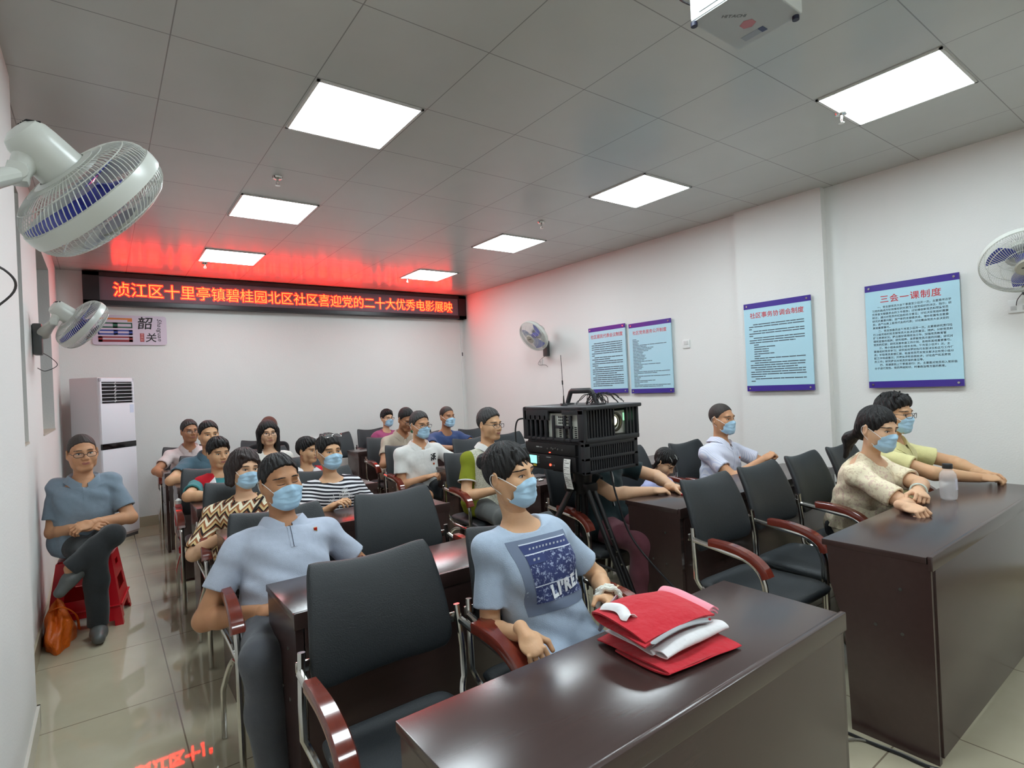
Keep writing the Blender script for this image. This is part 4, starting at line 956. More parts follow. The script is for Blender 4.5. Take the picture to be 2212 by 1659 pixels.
def surfnet(d, lo, h):
    n0, n1, n2 = d.shape; ins = d < 0
    c = np.zeros((n0 - 1, n1 - 1, n2 - 1), np.int8)
    for i in (0, 1):
        for j in (0, 1):
            for k in (0, 1): c += ins[i:n0 - 1 + i, j:n1 - 1 + j, k:n2 - 1 + k]
    act = (c > 0) & (c < 8); idx = np.argwhere(act)
    if len(idx) == 0: return np.zeros((0, 3)), np.zeros((0, 4), int)
    vid = np.full(act.shape, -1, np.int64); vid[act] = np.arange(len(idx))
    I, J, K = idx.T; cor = {}
    for i in (0, 1):
        for j in (0, 1):
            for k in (0, 1): cor[i, j, k] = d[I + i, J + j, K + k]
    acc = np.zeros((len(idx), 3)); cnt = np.zeros(len(idx))
    for ax in range(3):
        for p in (0, 1):
            for q in (0, 1):
                a = [p, q]; a.insert(ax, 0); b = list(a); b[ax] = 1
                va, vb = cor[tuple(a)], cor[tuple(b)]; m = (va < 0) != (vb < 0)
                t = np.where(m, va / np.where(m, va - vb, 1), 0)
                pos = np.tile(np.array(a, float), (len(idx), 1)); pos[:, ax] = t
                acc += pos * m[:, None]; cnt += m
    V = (idx + acc / cnt[:, None]) * h + np.asarray(lo)
    F = []
    for ax in range(3):
        o = [1, 2]; 
        a1, a2 = [(1, 2), (2, 0), (0, 1)][ax]
        sl0 = [slice(None)] * 3; sl1 = [slice(None)] * 3; sl0[ax] = slice(0, -1); sl1[ax] = slice(1, None)
        A, B = ins[tuple(sl0)], ins[tuple(sl1)]
        e = np.argwhere(A != B); e = e[(e[:, a1] > 0) & (e[:, a2] > 0) & (e[:, a1] < d.shape[a1] - 1) & (e[:, a2] < d.shape[a2] - 1)]
        if len(e) == 0: continue
        q = []
        for s1, s2 in ((-1, -1), (0, -1), (0, 0), (-1, 0)):
            g = e.copy(); g[:, a1] += s1; g[:, a2] += s2; q.append(vid[g[:, 0], g[:, 1], g[:, 2]])
        q = np.stack(q, 1); fl = ~A[e[:, 0], e[:, 1], e[:, 2]]
        q[fl] = q[fl][:, ::-1]; F.append(q)
    F = np.concatenate(F); F = F[(F >= 0).all(1)]
    return V, F
def join(parts):
    VV, FF, o = [], [], 0
    for V, F in parts:
        if len(V) == 0: continue
        VV.append(V); FF.append(F + o); o += len(V)
    return np.concatenate(VV), np.concatenate(FF)
def rotm(yaw, pitch, tilt):
    a, b, c = [math.radians(q) for q in (yaw, pitch, tilt)]
    Rz = A3([[math.cos(a), -math.sin(a), 0], [math.sin(a), math.cos(a), 0], [0, 0, 1]])
    Rx = A3([[1, 0, 0], [0, math.cos(b), -math.sin(b)], [0, math.sin(b), math.cos(b)]])
    Ry = A3([[math.cos(c), 0, math.sin(c)], [0, 1, 0], [-math.sin(c), 0, math.cos(c)]])
    return Rz @ Rx @ Ry

# ------------------------------------------------------------------ head (head-local : -y is the face, z up, metres for an adult)
def head_sdf(sex, neck):
    f = sex == 'f'; k = sex == 'c'; s = SDF()
    s.u(ell((0, 0.014, 0.032), (0.074, 0.093, 0.086)), .02)
    s.u(ell((0, -0.022, -0.045), (0.0575 if not f else 0.056, 0.066, 0.070 if not k else 0.062)), .03)
    s.u(cap((-0.020, -0.064, -0.096), (0.020, -0.064, -0.096), 0.020 if not f else 0.017), .03)
    for q in (-1, 1):
        s.u(ell((q * 0.040, -0.052, -0.03), (0.027, 0.028, 0.03)), .03)
        s.u(cap((q * 0.062, 0.0, -0.02), (q * 0.050, -0.012, -0.078), 0.016, 0.018), .03)
    s.u(cap((-0.034, -0.074, 0.024), (0.034, -0.074, 0.024), 0.012), .02)
    for q in (-1, 1): s.sub(ell((q * 0.031, -0.101, 0.0015), (0.021, 0.017, 0.0135)), .018)
    s.u(cap((0, -0.083, 0.012), (0, -0.101, -0.028), 0.0065, 0.0105), .016)
    for q in (-1, 1): s.u(ell((q * 0.0115, -0.093, -0.033), (0.009, 0.011, 0.0085)), .008)
    s.u(ell((0, -0.083, -0.060), (0.026, 0.013, 0.018)), .016)
    s.sub(cap((-0.021, -0.0985, -0.0625), (0.021, -0.0985, -0.0625), 0.0025), .006)
    for q in (-1, 1):
        R = rotm(q * 24, 8, 0)
        s.u(ell((q * 0.079, 0.016, -0.004), (0.009, 0.020, 0.032), R), .006)
        s.sub(ell((q * 0.089, 0.010, 0.0), (0.006, 0.011, 0.019), R), .006)
        s.u(ell((q * 0.077, 0.008, -0.030), (0.007, 0.009, 0.010)), .006)
    s.u(cap((0, 0.022, -0.05), neck, 0.049 if not f else 0.043, 0.053 if not f else 0.047), .03)
    return s
def interp_hl(ys, zs): return lambda y: np.interp(y, ys, zs)
HLINE = {'short': ([-.11, -.085, -.065, -.04, -.015, .0, .03, .06, .11], [.074, .067, .05, .034, .0, -.02, -.03, -.058, -.066]),
         'high': ([-.11, -.085, -.06, -.035, -.012, .005, .03, .06, .11], [.098, .090, .066, .040, .004, -.02, -.03, -.058, -.066]),
         'long': ([-.11, -.085, -.065, -.04, -.02, .0, .04, .11], [.072, .066, .046, .0, -.03, -.07, -.085, -.09])}
def hair_sdf(style):
    s = SDF(); hl = HLINE['high' if style in ('buzz', 'thin', 'crop', 'mid') else 'long' if style in ('bun', 'tail', 'long', 'bob', 'pulled') else 'short']; g = interp_hl(*hl)
    th = {'buzz': .0035, 'crop': .012, 'thin': .0045, 'mid': .009, 'short': .011, 'thick': .018, 'spiky': .018}.get(style, .012)
    s.u(ell((0, 0.015, 0.034 + th * .3), (0.0745 + th * .55, 0.0935 + th * .75, 0.0865 + th)), .02)
    if style in ('thick', 'spiky', 'short'): s.u(ell((0, -0.045, 0.088), (0.055, 0.043, 0.028 + th * .35)), .025)
    s.cut(lambda x, y, z: g(y) - z + 0.35 * np.maximum(0, np.abs(x) - .055) * (y > -.06), .008)
    if style == 'spiky':
        for i in range(46):
            a, b = rng.uniform(-1.1, 1.1), rng.uniform(-1.2, .8); d = nrm((math.sin(a), math.sin(b) * .9, 1.0)); c = A3((0, 0.01, 0.03)) + d * A3((.074, .092, .088))
            s.u(cap(c, c + d * .024 + A3((rng.uniform(-.010, .010), rng.uniform(-.016, .004), .008)), .009, .002), .006)
    if style == 'bun':
        s.u(ell((0.0, 0.118, 0.058), (0.036, 0.032, 0.034)), .01)
        for i in range(19):
            x = -.054 + .006 * i; s.u(cap((x * .8, -.056, .098), (x + .002 * math.sin(5 * i), -.0815 + 7 * x * x, .034 + .18 * abs(x) + .006 * math.sin(3 * i)), .0058, .0022), .003)
    if style == 'tail':
        s.u(ell((0, 0.075, -0.02), (0.06, 0.045, 0.06)), .03)
        s.u(cap((0, 0.115, -0.045), (0.0, 0.165, -0.09), .03, .034), .02); s.u(cap((0.0, 0.165, -0.09), (0, 0.175, -0.20), .034, .012), .02)
    if style == 'pulled':
        s.u(cap((0.02, 0.09, -0.04), (0.03, 0.10, -0.15), .03, .02), .02)
    if style in ('bob', 'long'):
        L = -.085 if style == 'bob' else -.20
        s.u(ell((0, 0.025, 0.03), (0.094, 0.105, 0.102)), .02)
        for q in (-1, 1):
            s.u(cap((q * .078, .015, .02), (q * (.082 if style == 'bob' else .085), -.005, L), .030, .022), .03); s.u(cap((q * .06, .07, .0), (q * .055, .075, L), .04, .03), .03)
        s.sub(ell((0.004, -.115, -.045), (.066, .085, .118)), .012)
        if style == 'bob': s.u(cap((-.05, -.058, .088), (.045, -.082, .058), .016, .008), .012)
    if style == 'girl':
        for q in (-1, 1): s.u(cap((q * .074, .03, .0), (q * .078, .03, -.08), .024, .014), .02)
        for i in range(9):
            x = -.05 + .0125 * i; s.u(cap((x * .8, -.060, .10), (x, -.088 + .3 * abs(x), .036 + .1 * abs(x)), .008, .004), .004)
    am = .0016 if style not in ('thick', 'short', 'spiky') else .0026
    if style in ('buzz', 'thin'): am = .0006
    def hn(x, y, z):
        th_ = np.arctan2(x, y - .03 + 0 * z)
        return am * (np.sin(23 * th_ + 6 * np.sin(18 * z + 2)) + .7 * np.sin(37 * th_ - 9 * np.sin(15 * z)) + .5 * np.sin(170 * x + 60 * y))
    s.noise(hn)
    return s
def yface(h, x, z, y0=-0.15, y1=0.0):
    """first hit of the face surface marching backwards"""
    x = np.atleast_1d(np.asarray(x, float)); z = np.atleast_1d(np.asarray(z, float)); n = 61
    ys = np.linspace(y0, y1, n); P = np.stack(np.broadcast_arrays(x[:, None], ys[None, :], z[:, None]), -1); d = h.at(P) < 0
    i = np.argmax(d, 1); i = np.where(d.any(1), i, n - 1)
    a = ys[np.maximum(i - 1, 0)]; b = ys[i]
    for _ in range(9):
        m = (a + b) / 2; q = h.at(np.stack([x, m, z], -1)) < 0; b = np.where(q, m, b); a = np.where(q, a, m)
    return b
def hand_geo(W, d, dorsal, side, curl=(35, 45, 30), h=.003, sc=1.0, spread=6, thumb=0.5):
    y = nrm(d); z = nrm(A3(dorsal) - y * (A3(dorsal) @ y)); x = np.cross(y, z); s = SDF()
    s.u(ell((0, .046, 0), (.041, .052, .0155)), .01); s.u(cap((0, -.03, 0), (0, .02, 0), .0265, .024), .015); s.u(ell((side * .024, .03, -.008), (.018, .03, .014)), .012)
    for i, (bx, L, r) in enumerate(((.030, .070, .0090), (.0105, .079, .0094), (-.0095, .073, .0090), (-.0285, .057, .0080))):
        p = A3((side * bx, .084 - .05 * abs(bx - .008), .0)); a = 0.0; sp = math.radians(spread) * (1.5 - i) * side
        for j, q in enumerate((.45, .31, .24)):
            a += math.radians(curl[j] * (1 + .08 * i)); dd = A3((math.sin(sp) * math.cos(a), math.cos(sp) * math.cos(a), -math.sin(a))); n = p + dd * L * q
            s.u(cap(p, n, r * (1 - .07 * j), r * (.95 - .09 * j)), .004); p = n
    t0 = A3((side * .031, .026, -.006)); t1 = t0 + nrm((side * .75, .62, -.35 - thumb * .4)) * .044; t2 = t1 + nrm((side * (.25 - thumb * .5), .8, -.45 - .3 * thumb)) * .032
    s.u(cap(t0, t1, .0135, .0105), .01); s.u(cap(t1, t2, .0105, .0085), .004)
    V, F = s.mesh(h); R = np.stack([x, y, z], 1)
    return (V * sc) @ R.T + A3(W), F

MASKM = mat('pale_blue_mask', rgb(178, 214, 238), 0.75, spec=0.2, bump=(600, 0.15, 0.002))
MASKW = mat('white_elastic', rgb(232, 232, 230), 0.7)
EYEW = mat('eye_white', rgb(206, 198, 190), 0.25); IRIS = mat('dark_iris', rgb(24, 15, 12), 0.12); LIPM = mat('lip', rgb(158, 92, 82), 0.45)
GLASSF = mat('dark_spectacle_frame', rgb(38, 32, 32), 0.3, 0.2)
LENS = bpy.data.materials.new('spectacle_lens'); LENS.use_nodes = True; MATS['lens'] = LENS
LENS.node_tree.nodes['Principled BSDF'].inputs['Alpha'].default_value = 0.10; LENS.node_tree.nodes['Principled BSDF'].inputs['Roughness'].default_value = 0.03

def person(n, label, base, head, skinm, sex='m', s=1.0, q=0, hy=0, hp=0, ht=0, byaw=0, seat=.45, top=None, hair='short', hairm=None, mask=False, glasses=None, closed=False, lean=0,
           elR=None, wrR=None, elL=None, wrL=None, sl=.62, trousers=None, shorts=False, knR=None, knL=None, anR=None, anL=None, shoes=None, toeR=None, toeL=None,
           collar=None, neck='round', belly=0.0, hand=None, handR=None, handL=None, shR=None, shL=None, patch=(), wide=1.0, hem=None, extra=None, lift=0.0):
    """one seated figure; all positions in room coordinates"""
    H = [(.006, .0023, .0027), (.009, .003, .0036), (.0115, .0038, .0045)][q]
    base = A3((base[0], base[1], 0)); loc = lambda p: None if p is None else A3(p) - base
    yw = math.radians(byaw); F = A3((math.sin(yw), -math.cos(yw), 0)); L = A3((math.cos(yw), math.sin(yw), 0)); up = A3((0, 0, 1))
    Hc = A3(head) - base; R = rotm(hy, hp, ht); hu = R[:, 2]; hf = -R[:, 1]
    P = A3((0, 0, seat + .098 * s + lift))
    N = Hc - nrm(.55 * hu + .45 * nrm(Hc - P)) * .168 * s - F * .012 * s
    ax = nrm(N - P); f = sex == 'f'
    SW = (.158 if f else .176 if sex == 'm' else .165) * s * wide
    sR = loc(shR) if shR is not None else N - ax * .088 * s - L * SW; sL = loc(shL) if shL is not None else N - ax * .088 * s + L * SW
    k = s * wide
    st = [(-.12, .15 * k, .115 * k, -.0), (.0, .168 * k, .122 * k + belly * .3, belly * .2), (.3, .150 * k + belly * .4, .108 * k + belly, belly * .7), (.55, .152 * k, .108 * k + belly * .5, .008 + belly * .3), (.78, .158 * k, .104 * k, .006), (.90, .118 * k, .080 * k, -.002), (1.0, .055 * k, .052 * k, -.006)]
    def limb(a, b, Ln): return a + nrm(b - a) * Ln
    eR = limb(sR, loc(elR) if elR is not None else sR - L * .06 + F * .08 - up * .27, .285 * s); eL = limb(sL, loc(elL) if elL is not None else sL + L * .06 + F * .08 - up * .27, .285 * s)
    wR = limb(eR, loc(wrR) if wrR is not None else P + F * .26 - L * .08 + up * .10, .245 * s); wL = limb(eL, loc(wrL) if wrL is not None else P + F * .26 + L * .08 + up * .10, .245 * s)
    hR, hL = P - L * .085 * s + F * .02, P + L * .085 * s + F * .02
    kR = loc(knR) if knR is not None else hR + F * .43 * s - L * .05 + up * (.52 - P[2]) ; kL = loc(knL) if knL is not None else hL + F * .43 * s + L * .05 + up * (.52 - P[2])
    aR = loc(anR) if anR is not None else A3((kR[0], kR[1], .09)) - F * .02; aL = loc(anL) if anL is not None else A3((kL[0], kL[1], .09)) - F * .02
    arm = (.046, .040, .039, .027) if not f else (.042, .037, .035, .024); arm = [a * s * (1 + .5 * (wide - 1)) for a in arm]
    # ---- body
    b = SDF(); b.u(loft(P, N, L, [(t, w * .97, d * .97, sh) for t, w, d, sh in st]), .02)
    hb = Hc + R @ A3((0, .022, -.075)) * s
    b.u(cap(N - ax * .03, hb, (.055 if not f else .048) * s, (.051 if not f else .044) * s), .03)
    b.u(cap(N - ax * .045 * s, sR, .032 * s, .042 * s), .03).u(cap(N - ax * .045 * s, sL, .032 * s, .042 * s), .03)
    for a_, e_, w_ in ((sR, eR, wR), (sL, eL, wL)):
        b.u(cap(a_, e_, arm[0], arm[1]), .02); m_ = e_ + (w_ - e_) * .3
        b.u(cap(e_, m_, arm[1] * .96, arm[2] * 1.02), .02).u(cap(m_, w_, arm[2] * 1.02, arm[3]), .015)
    for h_, k_, a_ in ((hR, kR, aR), (hL, kL, aL)):
        b.u(cap(h_, k_, .080 * k, .052 * k), .03); m_ = k_ + (a_ - k_) * .35 - F * .012
        b.u(cap(k_, m_, .051 * k, .050 * k), .02).u(cap(m_, a_, .050 * k, .034 * k), .02).u(cap(a_, a_ - up * .03, .034 * s, .032 * s), .01)
    BV = b.mesh(H[0])
    nk_local = R.T @ (N - ax * .02 - Hc) / s
    hs = head_sdf(sex, nk_local); HV, HF = hs.mesh(H[1], (-.105, -.13, min(-.17, nk_local[2] - .03)), (.105, .125, .135)); HV = (HV * s) @ R.T + Hc
    hd = dict(curl=(28, 38, 28), spread=5, thumb=.4); 
    oR = dict(hd, **(hand or {}), **(handR or {})); oL = dict(hd, **(hand or {}), **(handL or {}))
    dR = A3(oR.pop('dir', None) if 'dir' in oR else wR - eR); dL = A3(oL.pop('dir', None) if 'dir' in oL else wL - eL)
    nR = A3(oR.pop('dorsal', up * 1.0 - L * .35)); nL = A3(oL.pop('dorsal', up * 1.0 + L * .35))
    hsz = s * (1.0 if not f else .93)
    G1 = hand_geo(wR, dR, nR, -1, h=H[2], sc=hsz, **oR); G2 = hand_geo(wL, dL, nL, 1, h=H[2], sc=hsz, **oL)
    V, Fc = join([BV, (HV, HF), G1, G2])
    body = link('person', raw_mesh('person', V, Fc, mats=[skinm]), loc=tuple(base)); tag(body, label, 'person')
    def child(name, VF, m, parent=None): return link(name, raw_mesh(name, VF[0], VF[1], mats=[m]), parent or body)
    hl = lambda V_: (np.asarray(V_) * s) @ R.T + Hc
    def hmb(mb, name, m, parent=None, **kw):
        for v in mb.bm.verts: v.co = Vector(hl(A3(v.co)))
        return mb.build(name, m, parent or body, **kw)
    # ---- clothes
    T = SDF(); e = .013
    ar = arm[0] + .007; cuffs = []
    for a_, e_, w_ in ((sR, eR, wR), (sL, eL, wL)):
        if sl <= 1: T.u(capcut(a_, a_ + (e_ - a_) * sl, ar, arm[1] + .025), .025)
        else:
            T.u(cap(a_, e_, ar, arm[1] + .014), .025); T.u(capcut(e_, e_ + (w_ - e_) * (sl - 1), arm[1] + .015, arm[3] + .016), .02)
    for a_, e_, w_ in ((sR, eR, wR), (sL, eL, wL)):
        if sl <= 1: c_ = a_ + (e_ - a_) * sl; d_ = nrm(e_ - a_); rr = arm[0] + (arm[1] - arm[0]) * sl
        else: c_ = e_ + (w_ - e_) * (sl - 1); d_ = nrm(w_ - e_); rr = arm[2] + (arm[3] - arm[2]) * (sl - 1)
        T.sub(cap(c_ - d_ * .012, c_ + d_ * .08, rr + .006, rr + .006), .003); cuffs.append(c_)
    T.u(loft(P, N, L, [(t, w, d, sh) for t, w, d, sh in st if t > -.2 and t < .99], e=e), .02)
    T.u(cap(N - ax * .040 * s, sR, .046 * s + e, .043 * s + e), .04).u(cap(N - ax * .040 * s, sL, .046 * s + e, .043 * s + e), .04)
    if f:
        for g in (-1, 1): T.u(ell(P + (N - P) * .66 + F * (.088 * k) + L * g * .068 * k, (.062 * k, .05 * k, .06 * k)), .05)
    for a_, e_ in ((hR, kR), (hL, kL)): T.u(cap(a_, a_ + (e_ - a_) * .22, .086 * k + e * .7, .083 * k + e * .5), .05)
    ph = rng.uniform(0, 6, 6); am = .0048
    def nfac(x, y, z):
        q_ = 1.0
        for c_ in cuffs: q_ = q_ * np.clip((np.sqrt((x - c_[0]) ** 2 + (y - c_[1]) ** 2 + (z - c_[2]) ** 2) - .07) / .06, 0, 1)
        return q_
    T.noise(lambda x, y, z: am * nfac(x, y, z) * (np.sin(34 * z + 16 * x + 4 * np.sin(9 * y + ph[0]) + ph[1]) * .7 + np.sin(52 * (z * .6 + x * .8) + 5 * np.sin(11 * z + ph[2]) + ph[3]) * .5 + np.sin(23 * x - 38 * y + ph[4]) * .4))
    nr = {'round': .066, 'v': .058, 'wide': .082, 'shirt': .056}[neck] * s
    T.sub(cap(N + ax * .0 + F * .022 * s, N + nrm(ax * .6 + F * .55) * .12 * s, nr, nr * 1.25), .006)
    if neck in ('v', 'shirt'): T.sub(cap(N + F * .07 * s - ax * .03, N + F * .088 * s - ax * (.07 if neck == 'v' else .045) * s, .026 * s, .006), .006)
    if hem is None: hem = -.03
    hp_ = P + up * (hem - .04)
    T.cut(lambda x, y, z: hp_[2] - z, .01)
    shirt = child('shirt', T.mesh(H[0]), top)
    if trousers is not None:
        B = SDF(); B.u(loft(P, N, L, [(-.13, .155 * k, .12 * k, 0), (.0, .172 * k, .126 * k, 0), (.16, .158 * k, .118 * k + belly * .5, belly * .3)], e=.008), .02)
        for h_, k_, a_ in ((hR, kR, aR), (hL, kL, aL)):
            if shorts: B.u(capcut(h_, h_ + (k_ - h_) * .86, .094 * k, .082 * k), .03)
            else:
                B.u(cap(h_, k_, .090 * k, .063 * k), .03); m_ = k_ + (a_ - k_) * .4 - F * .01
                B.u(cap(k_, m_, .063 * k, .062 * k), .03); B.u(capcut(m_, a_ + (a_ - k_) * .03, .062 * k, .054 * k), .03)
        B.noise(lambda x, y, z: .003 * (np.sin(46 * y + 14 * x + ph[0]) * .6 + np.sin(30 * z + 20 * x + 5 * np.sin(10 * y) + ph[5]) * .7))
        B.cut(lambda x, y, z: z - (P[2] + .075) - 8 * np.maximum(0, x * F[0] + y * F[1] - .17), .01)
        child('trousers', B.mesh(H[0] * 1.1), trousers)
    if shoes is not None:
        for a_, tv in ((aR, toeR), (aL, toeL)):
            d_ = nrm(tv) if tv is not None else F; un = nrm(up - d_ * (up @ d_)) if abs(d_[2]) < .9 else F
            if tv is None: g = A3((a_[0], a_[1], .042))
            else: g = a_ - un * .045
            Sx = SDF(); Sx.u(cap(g - d_ * .045 * s, g + d_ * .05 * s, .038 * s, .042 * s), .02).u(cap(g + d_ * .05 * s, g + d_ * .13 * s - un * .008, .042 * s, .033 * s), .03); Sx.u(cap(g - d_ * .02 + un * .03, g - d_ * .01 - un * .01, .038, .04), .03)
            Sx.cut(lambda x, y, z, g=g, un=un: -((x - g[0]) * un[0] + (y - g[1]) * un[1] + (z - g[2]) * un[2]) - .038, .006)
            child('shoe', Sx.mesh(min(H[0], .008)), shoes)
    # ---- hair, face
    if hair: child('hair', (lambda VF: (hl(VF[0]), VF[1]))(hair_sdf(hair).mesh(H[1])), hairm or HAIR)
    ex = .0315
    for g in (-1, 1):
        ye = yface(hs, g * ex, .001)[0]
        if not closed:
            m = MB(); m.lathe([(0, 1)] + [(math.sin(t), math.cos(t)) for t in np.linspace(.15, PI - .15, 9)] + [(0, -1)], None, 16)
            for v in m.bm.verts: v.co = Vector((g * ex + v.co.x * .0142, ye + .0045 + v.co.y * .0075, .001 + v.co.z * .0050))
            eye = hmb(m, 'eye', EYEW)
            m = MB(); m.lathe([(0, 1), (.6, .8), (1, 0), (.6, -.8), (0, -1)], Matrix.Rotation(PI / 2, 4, 'X'), 14)
            for v in m.bm.verts: v.co = Vector((g * ex + v.co.x * .0052, ye - .0022 + v.co.y * .0018, .001 + v.co.z * .0046))
            hmb(m, 'iris', IRIS, eye)
        xs = np.linspace(-.0165, .0165, 9); zz = .001 + (.0058 * (1 - (xs / .0168) ** 2) if not closed else -.0035 * (1 - (xs / .0168) ** 2) - .001); yy = yface(hs, g * ex + xs, zz)
        hmb(MB().tube([(g * ex + a, b_ - .0006, c_) for a, b_, c_ in zip(xs, yy, zz)], [.0006] + [.0014] * 7 + [.0006], 6), 'eyelash', HAIR)
        xs = np.linspace(-.021, .021, 8); zz = .0235 + .003 * (1 - (xs / .02) ** 2) + g * xs * -.06; yy = yface(hs, g * .033 + xs, zz)
        hmb(MB().tube([(g * .033 + a, b_ + .0004, c_) for a, b_, c_ in zip(xs, yy, zz)], [.0012, .0024, .003, .003, .0028, .0024, .002, .001], 6), 'eyebrow', hairm or HAIR)
    if not mask:
        xs = np.linspace(-.023, .023, 9)
        for dz, r in ((-.0585, .0035), (-.0665, .0042)):
            zz = dz + .002 * np.abs(xs / .023) * (1 if dz > -.06 else 2) - (.0015 * np.cos(xs / .023 * 6) if dz > -.06 else 0); yy = yface(hs, xs, zz)
            hmb(MB().tube([(a, b_ + r * .35, c_) for a, b_, c_ in zip(xs, yy, zz)], [r * .25] + [r * .8, r, r, r, r, r, r * .8] + [r * .25], 8), 'lip', LIPM)
    else:
        nu, nv = 29, 27
        def mk(u, v):
            a = (u - .5) * 2; x = a * .064
            zt = -.006 - .022 * abs(a) ** 1.6; zb = -.122 + .035 * abs(a) ** 2.2; z = zt + (zb - zt) * v
            nose = math.exp(-((z + .032) / .026) ** 2) * math.exp(-(x / .016) ** 2)
            yb = -.0925 - .018 * nose - .004 * math.exp(-((z + .06) / .04) ** 2) + .090 * (1 - math.sqrt(max(0, 1 - (abs(a) * .95) ** 2.2))) * .72
            yb += .030 * max(0, (v - .72) / .28) ** 1.7
            pl_ = 0.0034 * (((v * 4.2) % 1.0) - .5) * (1 if .14 < v < .84 else 0) * (1 - abs(a) ** 4)
            return (x * (1 + .02 * math.sin(v * PI)), yb - pl_, z)
        G_ = np.array([[mk(i / (nu - 1), j / (nv - 1)) for j in range(nv)] for i in range(nu)]); yf = yface(hs, G_[..., 0].ravel(), G_[..., 2].ravel()).reshape(nu, nv)
        yf = np.where(yf > -.012, 1.0, yf); G_[..., 1] = np.minimum(G_[..., 1], yf - .0035)
        mk0 = mk; mk = lambda u, v: tuple(G_[int(round(u * (nu - 1))), int(round(v * (nv - 1)))])
        mo = hmb(MB().grid(mk, nu, nv), 'face_mask', MASKM, smooth=70, solid=.0012 * s)
        for g in (0, 1):
            t_, b_ = mk(g, .08), mk(g, .92); sg = 2 * g - 1
            hmb(MB().tube(spline([t_, (sg * .078, -.01, .004), (sg * .086, .022, .018), (sg * .083, .036, -.005), (sg * .078, .022, -.035), b_], 6), .0016, 6), 'ear_loop', MASKW, mo)
    if glasses:
        gz = {'on': 0.0, 'top': .121}[glasses.get('pos', 'on')]; gy = -.108 if gz == 0 else -.078
        fm = glasses.get('m', GLASSF); rim = MB(); lens_pts = []
        sag = -.012 if mask is False else -.0
        for g in (-1, 1):
            pts = [Vector((g * .0345 + .0265 * math.copysign(abs(math.cos(t)) ** .7, math.cos(t)), gy + .012 * ((g * .0345 + .0265 * math.cos(t)) / .06) ** 2, gz - .003 + .0150 * math.copysign(abs(math.sin(t)) ** .75, math.sin(t)))) for t in [2 * PI * i / 24 for i in range(24)]]
            if gz: pts = [Vector((p.x, p.y + (p.z - gz) * -.0 , p.z)) for p in pts]; M_ = Matrix.Rotation(-.9, 4, 'X'); c0 = Vector((0, gy, gz)); pts = [c0 + M_ @ (p - c0) for p in pts]
            rim.tube(pts, .0017, 6, closed=True); lens_pts.append(pts)
            e0 = pts[0 if g > 0 else 12]
            rim.tube([e0, (g * .071, gy + .02, gz + .004), (g * .079, .01, gz + .008 - (0 if gz == 0 else .03)), (g * .080, .038, gz - .012 - (0 if gz == 0 else .04))], .0016, 6)
        rim.tube([lens_pts[0][0], lens_pts[0][0].lerp(lens_pts[1][12], .5) + Vector((0, -.003, .003)), lens_pts[1][12]], .0017, 6)
        go = hmb(rim, 'spectacles', fm)
        for pts in lens_pts:
            lm = MB(); lm.bm.faces.new([lm.bm.verts.new(p) for p in pts]); hmb(lm, 'spectacle_lens', LENS, go, smooth=0)
    # ---- collar
    dpt = nrm(F - ax * (F @ ax))
    if collar is not None:
        sd = np.cross(dpt, ax) * -1
        def cl(u, v):
            a = 2 * PI * (.032 + .936 * u); c_, s_ = math.cos(a), math.sin(a); fr = max(0, c_) ** 3
            r = (.058 + .040 * v) * s * (1.0 + .10 * (1 - abs(c_))); zz = (.030 * math.sin(min(1, v * 2.2) * PI * .5) - .070 * max(0, v - .35) ** 1.15 * (1 + .6 * fr)) * s - .042 * s * fr + .014 * s
            cc = N - ax * .008 * s
            return Vector(cc + (dpt * c_ * 1.04 + sd * s_ * 1.02) * r + ax * (zz - .012 * s) + dpt * .012 * s * c_ * v)
        MB().grid(cl, 44, 9).build('collar', collar, shirt, smooth=70, solid=.003)
    # ---- pieces laid onto the front of the shirt
    def lay(u, w, off=.002, org=None):
        """u : to the wearer's left, w : up along the spine from mid chest"""
        o = P + (N - P) * .62 + L * u + ax * w; ts = np.linspace(.34, -.1, 67); Q = o[None, :] + dpt[None, :] * ts[:, None]; d = T.at(Q) < 0
        i = int(np.argmax(d)); 
        if not d.any(): return Vector(o + dpt * .1)
        a_, b_ = ts[max(0, i - 1)], ts[i]
        for _ in range(8):
            m_ = (a_ + b_) / 2
            if T.at((o + dpt * m_)[None, :])[0] < 0: b_ = m_
            else: a_ = m_
        return Vector(o + dpt * (b_ + off))
    ctx = dict(body=body, shirt=shirt, lay=lay, hmb=hmb, P=P, N=N, L=L, F=F, ax=ax, dpt=dpt, wR=wR, wL=wL, eR=eR, eL=eL, sR=sR, sL=sL, s=s, Hc=Hc, R=R, hs=hs, base=base, child=child, arm=arm, kR=kR, kL=kL, T=T)
    for p_ in patch:
        nm, m_, u0, u1, w0, w1 = p_[:6]; nu_ = max(2, int(abs(u1 - u0) / .012) + 1); nv_ = max(2, int(abs(w1 - w0) / .012) + 1)
        off_ = p_[6] if len(p_) > 6 else .002
        MB().grid(lambda u, v: lay(u0 + (u1 - u0) * u, w0 + (w1 - w0) * v, off_), nu_, nv_).build(nm, m_, shirt, smooth=60, solid=.0012)
    if extra: extra(ctx)
    return ctx
